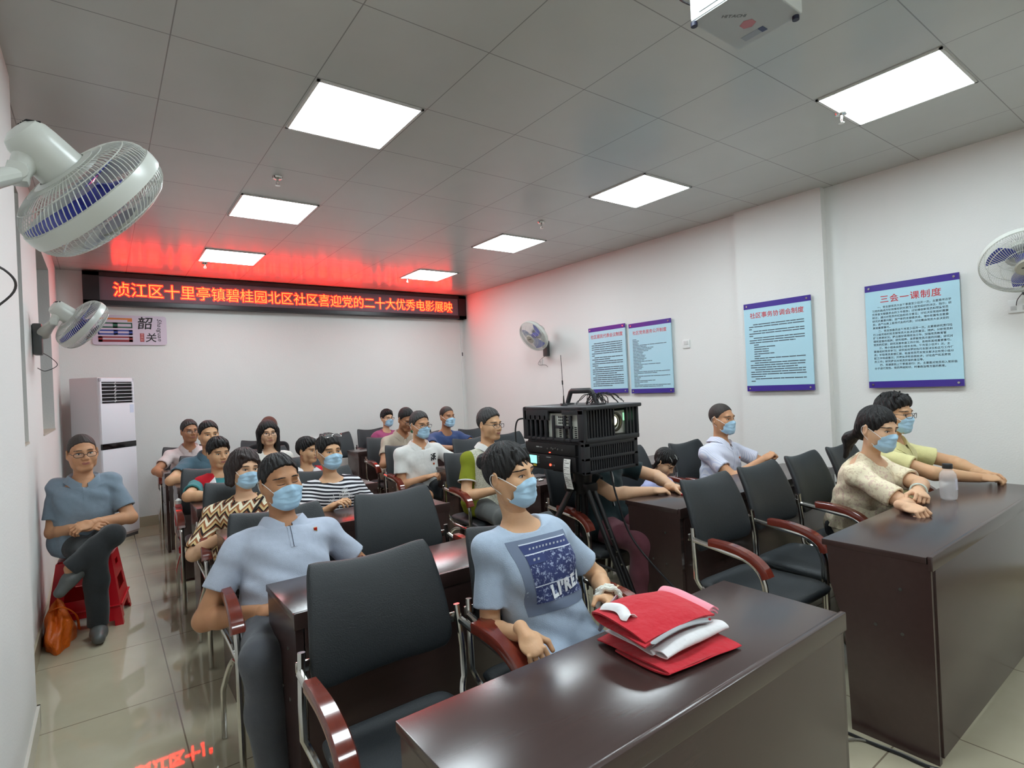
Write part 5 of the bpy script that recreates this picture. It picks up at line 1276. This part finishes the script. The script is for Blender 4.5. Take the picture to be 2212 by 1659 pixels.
# ================================================================== the people
SK1 = skin('tan', 196, 150, 114); SK2 = skin('fair', 216, 178, 144); SK3 = skin('brown', 174, 128, 96); SK4 = skin('light_tan', 208, 168, 130)
SLATE = cloth('slate_blue_knit', rgb(128, 144, 158)); HAIRZ = mat('cropped_brown_black_hair', rgb(48, 39, 35), 0.6, bump=(260, 0.6, 0.005)); PALEB = cloth('pale_blue_knit', rgb(180, 189, 206)); PALET = cloth('pale_blue_tshirt', rgb(174, 190, 210)); SK5 = skin('deep_tan', 180, 134, 98); DKTR = cloth('charcoal_trouser', rgb(46, 49, 51)); GRTR = cloth('grey_trouser', rgb(86, 88, 94))
BLTR = cloth('black_trouser', rgb(24, 25, 30)); NVTR = cloth('navy_trouser', rgb(28, 30, 46)); CLOG = mat('grey_rubber_clog', rgb(84, 86, 84), 0.45); BSHOE = mat('black_shoe', rgb(22, 22, 24), 0.35)
CREAM = cloth('cream_knit', rgb(226, 222, 214)); REDB = mat('red_badge', rgb(190, 32, 30), 0.3); GOLD = mat('gold_badge', rgb(214, 178, 110), 0.3, 0.5)
WHITEC = cloth('white_cotton', rgb(232, 230, 226)); KHAK = cloth('khaki_knit', rgb(190, 176, 158)); NAVYT = cloth('navy_tshirt', rgb(58, 76, 118)); DGRN = cloth('dark_green_shirt', rgb(24, 44, 48)); MARO = cloth('maroon_trouser', rgb(108, 60, 70))
LAVW = cloth('lavender_white_shirt', rgb(206, 208, 224)); YELL = cloth('pale_yellow_shirt', rgb(228, 220, 160)); PINKT = cloth('magenta_pink_top', rgb(166, 78, 118)); PPOLO = cloth('pale_pink_polo', rgb(218, 202, 200)); GBLU = cloth('grey_blue_shirt', rgb(80, 106, 120))
DGR = cloth('dark_grey_line', rgb(60, 66, 82))
def pat(name, fn, rough=0.85, wr=0.3):
    m = mat(name, (0.5, 0.5, 0.5, 1), rough, spec=0.25); t = NT(m); o = t.obj(); col = fn(t, o, t.xyz(o)); t.link(col, t.b.inputs['Base Color'])
    t.bump(t.math('ADD', t.noise(9.0, 2.0), t.math('MULTIPLY', t.noise(420.0, 1.0), 0.1)), wr, 0.03); return m
def chev(t, o, q):
    x = t.math('ADD', q[0], t.math('MULTIPLY', q[1], -0.7)); tri = t.math('PINGPONG', t.math('ADD', x, 5.0), 0.032)
    w = t.math('FRACT', t.math('DIVIDE', t.math('ADD', t.math('ADD', q[2], t.math('MULTIPLY', tri, 1.0)), t.math('MULTIPLY', t.noise(5.0, 1.0, .5, o), 0.06)), 0.064))
    c = t.mix(t.math('GREATER_THAN', w, 0.18), rgb(36, 26, 26), rgb(208, 180, 130)); c = t.mix(t.math('GREATER_THAN', w, 0.40), c, rgb(150, 96, 62)); c = t.mix(t.math('GREATER_THAN', w, 0.60), c, rgb(226, 218, 190))
    return t.mix(t.math('GREATER_THAN', w, 0.84), c, rgb(132, 84, 58))
CHEV = pat('zigzag_blouse', chev)
STRI = pat('striped_jersey', lambda t, o, q: t.mix(t.math('GREATER_THAN', t.math('FRACT', t.math('DIVIDE', t.math('ADD', t.math('ADD', q[2], t.math('MULTIPLY', q[0], 0.12)), t.math('MULTIPLY', t.noise(6.0, 1.0, .5, o), 0.03)), 0.0215)), 0.52), rgb(30, 30, 38), rgb(222, 220, 224)))
def flor(t, o, q):
    return t.mix(t.math('MULTIPLY', t.math('GREATER_THAN', t.noise(62.0, 4.0, .65, o), 0.54), 0.7), rgb(230, 217, 188), t.mix(t.math('GREATER_THAN', t.noise(11.0, 1.0, .5, o), 0.5), rgb(200, 178, 148), rgb(208, 174, 160)))
FLOR = pat('floral_blouse', flor)
def dots(t, o, q):
    n = t.n.new('ShaderNodeTexVoronoi'); n.inputs['Scale'].default_value = 62.0; n.inputs['Randomness'].default_value = 0.0; t.link(o, n.inputs['Vector'])
    return t.mix(t.math('LESS_THAN', n.outputs['Distance'], 0.26), rgb(38, 48, 92), rgb(205, 208, 220))
DOTS = pat('navy_dotted_trousers', dots)
OLIV = pat('olive_grey_polo', lambda t, o, q: t.mix(t.math('GREATER_THAN', t.math('ABSOLUTE', q[0]), 0.135), t.mix(t.math('GREATER_THAN', t.noise(140.0, 2.0, .5, o), .5), rgb(176, 176, 158), rgb(206, 204, 190)), rgb(128, 134, 34)))
LSTR = pat('fine_striped_shirt', lambda t, o, q: t.mix(t.math('GREATER_THAN', t.math('FRACT', t.math('DIVIDE', q[0], 0.012)), 0.6), rgb(214, 214, 226), rgb(190, 194, 216)))
TEAL = cloth('teal_tshirt', rgb(64, 132, 136)); VEST = pat('red_white_vest', lambda t, o, q: t.mix(t.math('GREATER_THAN', t.math('ADD', q[2], t.math('MULTIPLY', t.math('ABSOLUTE', q[0]), 0.9)), 0.93), rgb(226, 224, 226), rgb(196, 30, 44)))
def placket(ctx, m, w=.012, top=.13, bot=-.03, edge=None):
    MB().grid(lambda u, v: ctx['lay'](-w + 2 * w * u, top + (bot - top) * v, .0025), 3, 14).build('button_placket', m, ctx['shirt'], smooth=60, solid=.0012)
def badge(ctx, u, w):
    b = MB(); p = ctx['lay'](u, w, .004); b.box(p, (.016, .005, .02), .002); o = b.build('badge', GOLD, ctx['shirt']); MB().box(p + Vector((0, -.003, .003)), (.012, .004, .011), .001).build('badge_emblem', REDB, o)

# -- left block, front to back
def tee_extra(c):
    lay = c['lay']
    def pt(x, y, off=.0035): return lay(-.115 + .25 * x, -.135 + .245 * y, off)
    PNL = mat('grey_print_panel', rgb(112, 124, 146), 0.85); NAV = mat('navy_print', rgb(50, 62, 108), 0.85); WHP = mat('white_print', rgb(206, 214, 228), 0.85)
    cr = mat('crowd_print', rgb(60, 70, 112), 0.85); t = NT(cr); t.link(t.mix(t.math('GREATER_THAN', t.noise(75.0, 5.0, .8), .56), rgb(48, 58, 104), rgb(160, 172, 200)), t.b.inputs['Base Color'])
    p = MB().grid(lambda u, v: pt(u, v, .002), 18, 18).build('chest_print', PNL, c['shirt'], smooth=60, solid=.001)
    def rect(nm, m, x0, x1, y0, y1, off=.0035): MB().grid(lambda u, v: pt(x0 + (x1 - x0) * u, y0 + (y1 - y0) * v, off), 14, max(3, int(14 * (y1 - y0)))).build(nm, m, p, smooth=60)
    rect('crowd_print', cr, .13, .97, .14, .80); rect('navy_banner', NAV, .13, .92, .80, .93); rect('navy_banner', NAV, .13, .42, .66, .78, .0042); rect('white_rule', WHP, .13, .93, .785, .80, .005); rect('white_rule', WHP, .13, .97, .36, .375, .005); rect('white_rule', WHP, .13, .92, .925, .94, .005)
    st_ = MB()
    for i in range(11):
        q = [pt(.24 + .058 * i, y, .0055) for y in (.85, .875)]; st_.box((q[0] + q[1]) / 2, (.006, .002, .006), 0)
    for i in range(2): st_.box(pt(.22 + .07 * i, .72, .0065), (.007, .002, .007), 0)
    st_.build('star_row', WHP, p, smooth=0)
    V, F_ = text_geo(["LI'REA"], .2, lambda ch: {'L': .112, 'I': .062, "'": .05, 'R': .14, 'E': .125}.get(ch, .14), .2, .055)
    me = bpy.data.meshes.new('white_lettering'); W = [pt(.36 + v[0], .17 + v[1] * 1.15 + .16 * v[0], .0062) for v in V]; me.from_pydata([tuple(v) for v in W], [], F_); me.materials.append(mat('bold_white_print', rgb(226, 230, 236), 0.8)); link('white_lettering', me, p)
    w = c['wL']; d = nrm(w - c['eL']); b = MB(); u = nrm(np.cross(d, (0, 0, 1))); v = np.cross(d, u)
    for k, (o_, r_) in enumerate(((-.028, .037), (-.016, .041), (-.004, .039))): b.tube([Vector(w + d * o_ + (u * math.cos(a) + v * math.sin(a)) * (r_ + .004 * math.sin(7 * a + k * 2))) for a in np.linspace(0, 2 * PI, 30)[:-1]], .0085, 8, closed=True)
    b.build('wrist_scrunchie', mat('white_crinkled_cloth', rgb(222, 220, 210), 0.8, bump=(60, .8, .01)), c['body'])
tee = person('tee', 'seated masked woman in a pale blue T-shirt with a chest print and navy dotted trousers', (.33, -1.17), (.262, -1.055, 1.142), SK4, 'f', s=.92, q=0, hy=18, hp=-4, ht=-2, hem=.08, top=PALET, hair='bun', mask=True, neck='wide', trousers=DOTS, shoes=BSHOE, wide=.97,
    elR=(.12, -1.10, .72), wrR=(.09, -1.37, .735), elL=(.585, -1.12, .735), wrL=(.43, -1.36, .715), handR=dict(curl=(48, 55, 38), dorsal=(-.35, -.15, 1), dir=(-.12, -1, -.45)), handL=dict(curl=(42, 52, 40), dorsal=(.75, -.3, .55), thumb=.8), extra=tee_extra, sl=.70, knR=(.20, -1.60, .52), knL=(.47, -1.60, .52), anR=(.2, -1.5, .09), anL=(.47, -1.5, .09))
_w = A3(tee['wL'] + tee['base']); _d = nrm(tee['wL'] - tee['eL'])
ph = MB().box((0, 0, 0), (.076, .156, .011), .005, rot=Matrix(((.86, -.42, .28), (-.02, -.58, -.81), (.51, .69, -.51))).to_3x3()).build('phone', mat('dark_red_phone_case', rgb(110, 34, 42), 0.3), loc=tuple(_w + _d * .075 + A3((-.035, -.01, .0)))); tag(ph, 'dark red cased phone held in the hand of the woman in the printed T-shirt', 'phone')
def polo_x(c): placket(c, PALEB, top=.135, bot=.02); badge(c, .105, .075); MB().tube([c['lay'](0.0, .12 - .011 * i, .004) for i in range(10)], .0012, 5).build('placket_line', DGR, c['shirt'])
person('polo', 'seated masked man in a pale blue polo with a red badge, eyes closed', (-.285, -.15), (-.266, -.045, 1.08), SK5, 'm', q=0, hy=10, hp=-3, ht=-3, top=PALEB, collar=PALEB, neck='v', hair='mid', mask=True, closed=True, trousers=GRTR, shoes=BSHOE, belly=.035, wide=1.06,
    elR=(-.54, -.10, .68), wrR=(-.37, -.36, .64), elL=(.03, -.10, .69), wrL=(-.10, -.34, .64), knR=(-.475, -.55, .55), knL=(-.17, -.58, .52), anR=(-.455, -.60, .09), anL=(-.17, -.56, .09), extra=polo_x, sl=.60, hem=-.02)
def strap_x(c):
    MB().tube(spline([c['lay'](.13, .16, .006), c['lay'](.06, .08, .006), c['lay'](-.02, -.01, .006), c['lay'](-.09, -.10, .006)], 6), .012, 8, flat=.25).build('bag_strap', BLACKP, c['body'])
person('chev', 'seated woman with a brown bob in a zigzag patterned blouse and blue mask', (-.21, 1.02), (-.205, 1.05, 1.03), SK2, 'f', s=.95, q=1, hy=14, hp=2, ht=4, top=CHEV, hair='bob', hairm=HAIRB, mask=True, trousers=BLTR, shoes=BSHOE, wide=1.12, sl=.92, elR=(-.43, .99, .72), wrR=(-.40, .78, .70), elL=(.03, .95, .70), wrL=(-.06, .72, .765), extra=lambda c: strap_x(c))
def stripe_x(c):
    R_ = random.Random(5); b = MB()
    for k in range(5):
        u, w = R_.uniform(-.05, .07), R_.uniform(-.06, .05)
        for j in range(4):
            a = j * PI / 4; b.tube([c['lay'](u + q * .022 * math.cos(a), w + q * .022 * math.sin(a), .003) for q in (-1, 0, 1)], .0012, 4)
    for u in (-.04, .0, .035): b.tube([c['lay'](u + .006 * math.sin(i), .04 - .017 * i, .003) for i in range(9)], .0014, 4)
    b.build('palm_print', mat('white_line_print', rgb(225, 225, 225), .8), c['shirt'])
person('stripe', 'seated woman in a black and white striped top with glasses pushed up on her hair', (.33, 1.04), (.315, 1.06, 1.075), SK4, 'f', s=.95, q=1, hy=6, hp=-2, top=STRI, hair='pulled', mask=True, glasses=dict(pos='top', m=CHROME), trousers=BLTR, shoes=BSHOE, wide=1.02, neck='wide', sl=.95, elR=(.12, .95, .74), wrR=(.18, .72, .765), elL=(.53, 1.0, .74), wrL=(.44, .76, .765), extra=stripe_x)
def vest_x(c):
    # open zip waistcoat over the T-shirt
    V_ = SDF(); P, N, L, ax, dpt, s = c['P'], c['N'], c['L'], c['ax'], c['dpt'], c['s']
    k = s
    V_.u(loft(P, N, L, [(-.1, .165 * k, .13 * k, 0), (.3, .155 * k, .122 * k, 0), (.78, .162 * k, .118 * k, 0), (.93, .125 * k, .088 * k, 0), (1.02, .06 * k, .05 * k, 0)], e=.020), .02)
    V_.u(cap(N - ax * .04, c['sR'] * .8 + N * .2, .055, .062), .03).u(cap(N - ax * .04, c['sL'] * .8 + N * .2, .055, .062), .03)
    V_.sub(cap(N - ax * .05, N + ax * .2, .066, .09), .01)
    V_.cut(lambda x, y, z: -(np.abs((x - P[0]) * L[0] + (y - P[1]) * L[1] + (z - P[2]) * L[2]) - .026 - .10 * np.clip(((x - P[0]) * ax[0] + (y - P[1]) * ax[1] + (z - P[2]) * ax[2]) - .2, 0, .2)) * 1.0 + 10 * (((x - N[0]) * dpt[0] + (y - N[1]) * dpt[1] + (z - N[2]) * dpt[2]) < 0) * -1.0, .006)
    V_.cut(lambda x, y, z: np.abs((x - P[0]) * L[0] + (y - P[1]) * L[1]) - .185 * k, .01)
    c['child']('vest', V_.mesh(.008), VEST)
person('boy', 'seated boy in a red and white vest over a teal T-shirt leaning on the table', (-.20, 1.99), (-.198, 2.03, 1.055), SK4, 'c', s=.9, q=1, hy=13, hp=3, top=TEAL, hair='thick', trousers=NVTR, shoes=BSHOE, elR=(-.43, 1.80, .80), wrR=(-.22, 1.66, .79), elL=(.03, 1.80, .80), wrL=(-.10, 1.64, .79), extra=vest_x)
person('boy', 'boy in a red vest half hidden behind the striped woman', (.45, 2.10), (.468, 2.08, 1.0), SK4, 'c', s=.84, q=1, hy=38, hp=3, top=TEAL, hair='thick', trousers=NVTR, shoes=BSHOE, elR=(.26, 1.95, .74), wrR=(.34, 1.72, .79), extra=vest_x)
person('gb', 'man in a grey blue shirt sitting behind the boy in the vest', (-.10, 3.18), (-.115, 3.08, 1.14), SK4, 'm', q=2, hy=9, top=GBLU, hair='crop', trousers=BLTR, shoes=BSHOE, collar=GBLU, neck='v', wide=1.03, elR=(-.36, 3.02, .84), wrR=(-.18, 2.84, .80), elL=(.17, 3.0, .83), wrL=(.02, 2.8, .80))
person('pp', 'man with glasses in a pale pink polo at the back left', (-.15, 4.52), (-.125, 4.36, 1.125), SK3, 'm', q=2, hy=14, top=PPOLO, hair='crop', hairm=HAIRG, glasses={'pos': 'on'}, trousers=BLTR, shoes=BSHOE, collar=PPOLO, neck='v', elR=(-.36, 4.35, .83), wrR=(-.42, 4.14, .72))
person('wc', 'woman with long black hair and glasses in a cream blouse', (.45, 3.26), (.425, 3.22, 1.10), SK2, 'f', q=2, hy=-2, top=CREAM, hair='long', glasses={'pos': 'on'}, trousers=BLTR, shoes=BSHOE, wide=1.05, neck='v', sl=.8)
def scarf(c):
    s_ = SDF(); s_.u(ell((0, .02, .03), (.088, .105, .105)), .02).u(cap((0, .05, -.03), (0, .05, -.17), .085, .11), .03); s_.sub(ell((0, -.12, -.02), (.058, .085, .085)), .01)
    V, F_ = s_.mesh(.0045); c['child']('headscarf', ((V * c['s']) @ c['R'].T + c['Hc'], F_), cloth('brown_headscarf', rgb(98, 62, 52)))
person('hs', 'person in a brown headscarf and black clothes behind the woman with glasses', (.66, 4.52), (.69, 4.30, 1.10), SK3, 'f', q=2, hy=15, top=cloth('black_blouse', rgb(22, 22, 24)), hair=None, trousers=BLTR, shoes=BSHOE, sl=1.8, wide=1.05, extra=scarf)

# -- right block, front to back
def flor_x(c):
    w = c['wL']; d = nrm(w - c['eL']); u = nrm(np.cross(d, (0, 0, 1))); v = np.cross(d, u)
    b = MB().tube([Vector(w - d * .012 + (u * math.cos(a) + v * math.sin(a)) * .035) for a in np.linspace(0, 2 * PI, 33)[:-1]], .005, 10, closed=True); b.build('jade_bangle', mat('pale_jade', rgb(196, 208, 200), 0.15), c['body'])
    P, F, L = c['P'], c['F'], c['L']; N = c['N']
    def pep(u, v):
        a = 2 * PI * u; r = 1 + .22 * v + .025 * v * math.sin(15 * a); p = P + (N - P) * (.34 - .34 * v) + L * .178 * r * math.cos(a) * 1.05 + F * (.02 - .142 * r * math.sin(a)); return Vector(p)
    MB().grid(pep, 72, 8, closeu=True).build('peplum', FLOR, c['shirt'], smooth=70, solid=.003)
person('fl', 'masked woman with a ponytail in a cream floral blouse, arms on the table', (2.72, -1.17), (2.60, -1.36, 1.12), SK2, 'f', s=1.0, q=0, hy=-16, hp=8, ht=2, byaw=4, top=FLOR, hair='tail', mask=True, neck='v', trousers=BLTR, shoes=BSHOE, wide=1.12, sl=.78,
    elR=(2.43, -1.45, .80), wrR=(2.23, -1.60, .785), elL=(2.70, -1.50, .82), wrL=(2.40, -1.60, .825), handR=dict(curl=(55, 65, 45), dir=(-.35, -.9, -.05)), handL=dict(curl=(58, 62, 40), dir=(-.85, -.5, -.12), dorsal=(-.2, -.5, .9)), extra=flor_x)
def yel_x(c): placket(c, YELL, top=.13, bot=-.1)
person('ye', 'seated man with spiky black hair and glasses in a pale yellow shirt with mask', (3.25, -1.17), (3.17, -1.25, 1.165), SK4, 'm', q=0, hy=-8, hp=3, top=YELL, collar=YELL, neck='shirt', hair='spiky', mask=True, glasses={'pos': 'on'}, trousers=NVTR, shoes=BSHOE, elR=(3.02, -1.45, .84), wrR=(3.18, -1.64, .80), elL=(3.50, -1.47, .83), wrL=(3.30, -1.66, .80), handL=dict(curl=(40, 45, 30), dir=(.1, -1, -.1)), handR=dict(curl=(40, 45, 30), dir=(.5, -.8, 0)), extra=yel_x)
def green_x(c):
    MB().tube([c['lay'](.012 * math.sin(i * .7), .13 - .035 * i, .004) for i in range(9)], .0035, 6).build('white_piping', mat('white_piping', rgb(215, 215, 215), .7), c['shirt'])
person('gr', 'person in a dark green shirt and maroon trousers sitting behind the film projector', (1.70, -.07), (1.66, -.10, 1.15), SK2, 'm', s=.98, q=1, hy=5, hp=18, top=DGRN, neck='v', hair='short', trousers=MARO, shoes=BSHOE, wide=1.05, elR=(1.56, -.27, .79), wrR=(1.80, -.46, .785), elL=(2.02, -.26, .82), wrL=(1.90, -.50, .785), handR=dict(curl=(35, 45, 30), dir=(.85, -.5, 0)), handL=dict(curl=(45, 50, 30), dir=(.3, -1, 0)), extra=green_x)
rp = MB().box((0, 0, .005), (.15, .075, .010), .004).build('phone', mat('red_phone_case', rgb(190, 36, 40), 0.35), loc=(1.94, -.585, .7605)); rp.rotation_euler = (0, 0, .3); tag(rp, 'red cased phone lying at the hands of the person in dark green', 'phone')
def girl_x(c):
    for x_, y_, z_ in ((-.052, -.05, .084), (-.004, -.058, .113)):
        c['hmb'](MB().tube([(x_ - .010, y_ + .022, z_ + .012), (x_, y_, z_), (x_ + .006, y_ - .018, z_ - .016)], .0042, 8, flat=.6), 'hair_clip', mat('silver_clip', rgb(222, 222, 220), .25, .3))
person('gi', 'little girl with hair clips looking down, beside the person in dark green', (2.34, .0), (2.33, -.09, .86), SK2, 'c', s=.80, q=1, hy=12, hp=38, top=cloth('lavender_top', rgb(168, 172, 212)), hair='girl', trousers=NVTR, shoes=BSHOE, lift=.02, wide=.85, sl=.4, extra=girl_x)
def sh_x(c):
    placket(c, LSTR, top=.13, bot=-.12); badge(c, .075, .02)
    MB().grid(lambda u, v: c['lay'](.05 + .085 * u, .075 - .09 * v, .003), 6, 6).build('breast_pocket', LSTR, c['shirt'], smooth=60, solid=.0015)
person('sw', 'masked man with cropped hair in a white shirt, hand over the table', (2.92, -.12), (3.02, -.12, 1.12), SK1, 'm', q=1, hy=-3, top=LSTR, collar=LSTR, neck='shirt', hair='buzz', hairm=HAIRZ, mask=True, trousers=NVTR, shoes=BSHOE, elR=(2.80, -.24, .78), wrR=(2.93, -.46, .82), elL=(3.28, -.24, .78), wrL=(3.08, -.46, .80), handR=dict(curl=(60, 70, 45)), handL=dict(curl=(60, 70, 45)), extra=sh_x)
def ol_x(c):
    placket(c, WHITEC, top=.13, bot=.03)
    for a_, e_ in ((c['sR'], c['eR']), (c['sL'], c['eL'])):
        p = a_ + (e_ - a_) * .61; d = nrm(e_ - a_); u = nrm(np.cross(d, (0, 1, 0.1))); v = np.cross(d, u); b = MB()
        b.tube([Vector(p + (u * math.cos(a) + v * math.sin(a)) * .0655) for a in np.linspace(0, 2 * PI, 30)[:-1]], .006, 8, closed=True).build('sleeve_band', WHITEC, c['shirt'])
person('ol', 'man with greying hair and glasses in an olive and grey polo with white collar', (1.50, 1.02), (1.545, .96, 1.165), SK4, 'm', q=1, hy=15, hp=4, top=OLIV, collar=WHITEC, neck='v', hair='crop', hairm=HAIRG, glasses={'pos': 'on'}, trousers=cloth('grey_camouflage', rgb(92, 94, 92)), shoes=BSHOE, elR=(1.30, .94, .74), wrR=(1.44, .72, .70), elL=(1.76, .9, .76), wrL=(1.62, .70, .77), extra=ol_x)
def wp_x(c):
    placket(c, WHITEC, top=.13, bot=.02); badge(c, .09, -.005)
    b = MB(); R_ = random.Random(3)
    for i in range(5):
        for j in range(5):
            if (i + j) % 2 == 0 or R_.random() < .3: b.box(c['lay'](.066 + .012 * i, .032 + .012 * j, .003), (.011, .002, .011))
    b.build('chest_logo', mat('black_logo_print', rgb(20, 20, 22), .7), c['shirt'], smooth=0)
person('wp', 'masked man in a white polo with black chest logo and black shorts', (1.46, 2.10), (1.46, 1.98, 1.135), SK1, 'm', q=1, hy=9, hp=2, top=WHITEC, collar=WHITEC, neck='v', hair='crop', hairm=HAIRG, mask=True, glasses={'pos': 'on'}, trousers=BLTR, shorts=True, shoes=BSHOE, belly=.03, wide=1.06, elR=(1.26, 2.0, .74), wrR=(1.42, 1.80, .68), elL=(1.76, 1.93, .78), wrL=(1.72, 1.70, .76), knR=(1.33, 1.66, .54), anR=(1.34, 1.64, .09), extra=wp_x)
person('kh', 'man in a khaki polo bending over his table, behind the white polo man', (1.74, 3.18), (1.775, 2.92, 1.145), SK3, 'm', q=2, hy=6, hp=24, top=KHAK, collar=KHAK, neck='v', hair='mid', glasses={'pos': 'on'}, trousers=NVTR, shoes=BSHOE, elR=(1.53, 2.96, .80), wrR=(1.70, 2.74, .79), elL=(1.98, 2.92, .80), wrL=(1.80, 2.72, .79))
person('na', 'man in a navy T-shirt with a pale mask leaning his arms on the table', (2.33, 3.22), (2.37, 3.06, 1.13), SK3, 'm', q=2, hy=4, top=NAVYT, hair='buzz', hairm=HAIRZ, mask=True, trousers=BLTR, shoes=BSHOE, wide=1.06, elR=(2.08, 2.90, .81), wrR=(2.30, 2.74, .79), elL=(2.62, 2.92, .81), wrL=(2.42, 2.72, .79))
person('pk', 'masked woman in a magenta pink top with short black hair by the back wall', (2.24, 4.72), (2.31, 4.64, 1.085), SK2, 'f', s=.95, q=2, hy=8, top=PINKT, hair='thick', mask=True, glasses={'pos': 'on'}, trousers=BLTR, shoes=BSHOE)

# -- the man on the stool
sm_ = person('st', 'man with glasses in a grey blue polo sitting cross-legged on the red stool', (-1.02, 2.14), (-1.005, 2.05, 1.145), SK1, 'm', q=0, hy=10, hp=2, ht=-2, byaw=6, seat=.452, sl=.72, top=SLATE, collar=SLATE, neck='v', hair='thin', hairm=HAIRZ, glasses={'pos': 'on'}, trousers=DKTR, shoes=CLOG, wide=1.02, belly=.015,
    shR=(-1.145, 2.12, .922), shL=(-.858, 2.10, .925), elR=(-1.172, 2.08, .69), wrR=(-1.02, 1.90, .675), elL=(-.775, 2.02, .72), wrL=(-.965, 1.87, .70), handR=dict(curl=(30, 40, 28), dir=(.8, -.45, .1), dorsal=(-.2, -.6, .8)), handL=dict(curl=(35, 45, 30), dir=(-.85, -.4, -.1), dorsal=(.2, -.5, .85)),
    knR=(-.955, 1.71, .525), anR=(-.955, 1.735, .095), knL=(-.86, 1.72, .63), anL=(-1.075, 1.70, .475), toeL=(-.62, -.35, -.62), toeR=(.0, -1, -.03), extra=lambda c: placket(c, SLATE, top=.12, bot=.02))

# paper flag on a stick leaning at the fourth row table
fs = empty('hand_flag', (-.462, 2.0, 0), 'small rolled pink hand flag on a white stick by the table of the boy', 'flag')
MB().tube([(0.02, 0.03, 0.002), (-0.012, 0.0, 0.60)], .005, 8).build('stick', TRIMW, fs)
MB().lathe([(0.006, 0), (.022, .01), (.028, .06), (.024, .14), (.014, .17), (.004, .18)], Matrix.Translation((-0.012, 0.0, .56)), 14).build('rolled_cloth', mat('faded_pink_red_cloth', rgb(206, 92, 92), .6), fs)
MB().lathe([(0.004, 0.18), (.018, .185), (.02, .21), (.004, .225)], Matrix.Translation((-0.012, 0.0, .54)), 14).build('white_tip', WHITEC, fs)
MB().lathe([(0.005, 0), (.018, .01), (.02, .05), (.005, .07)], Matrix.Translation((-0.002, 0.012, .36)), 12).build('red_tie', RED, fs)
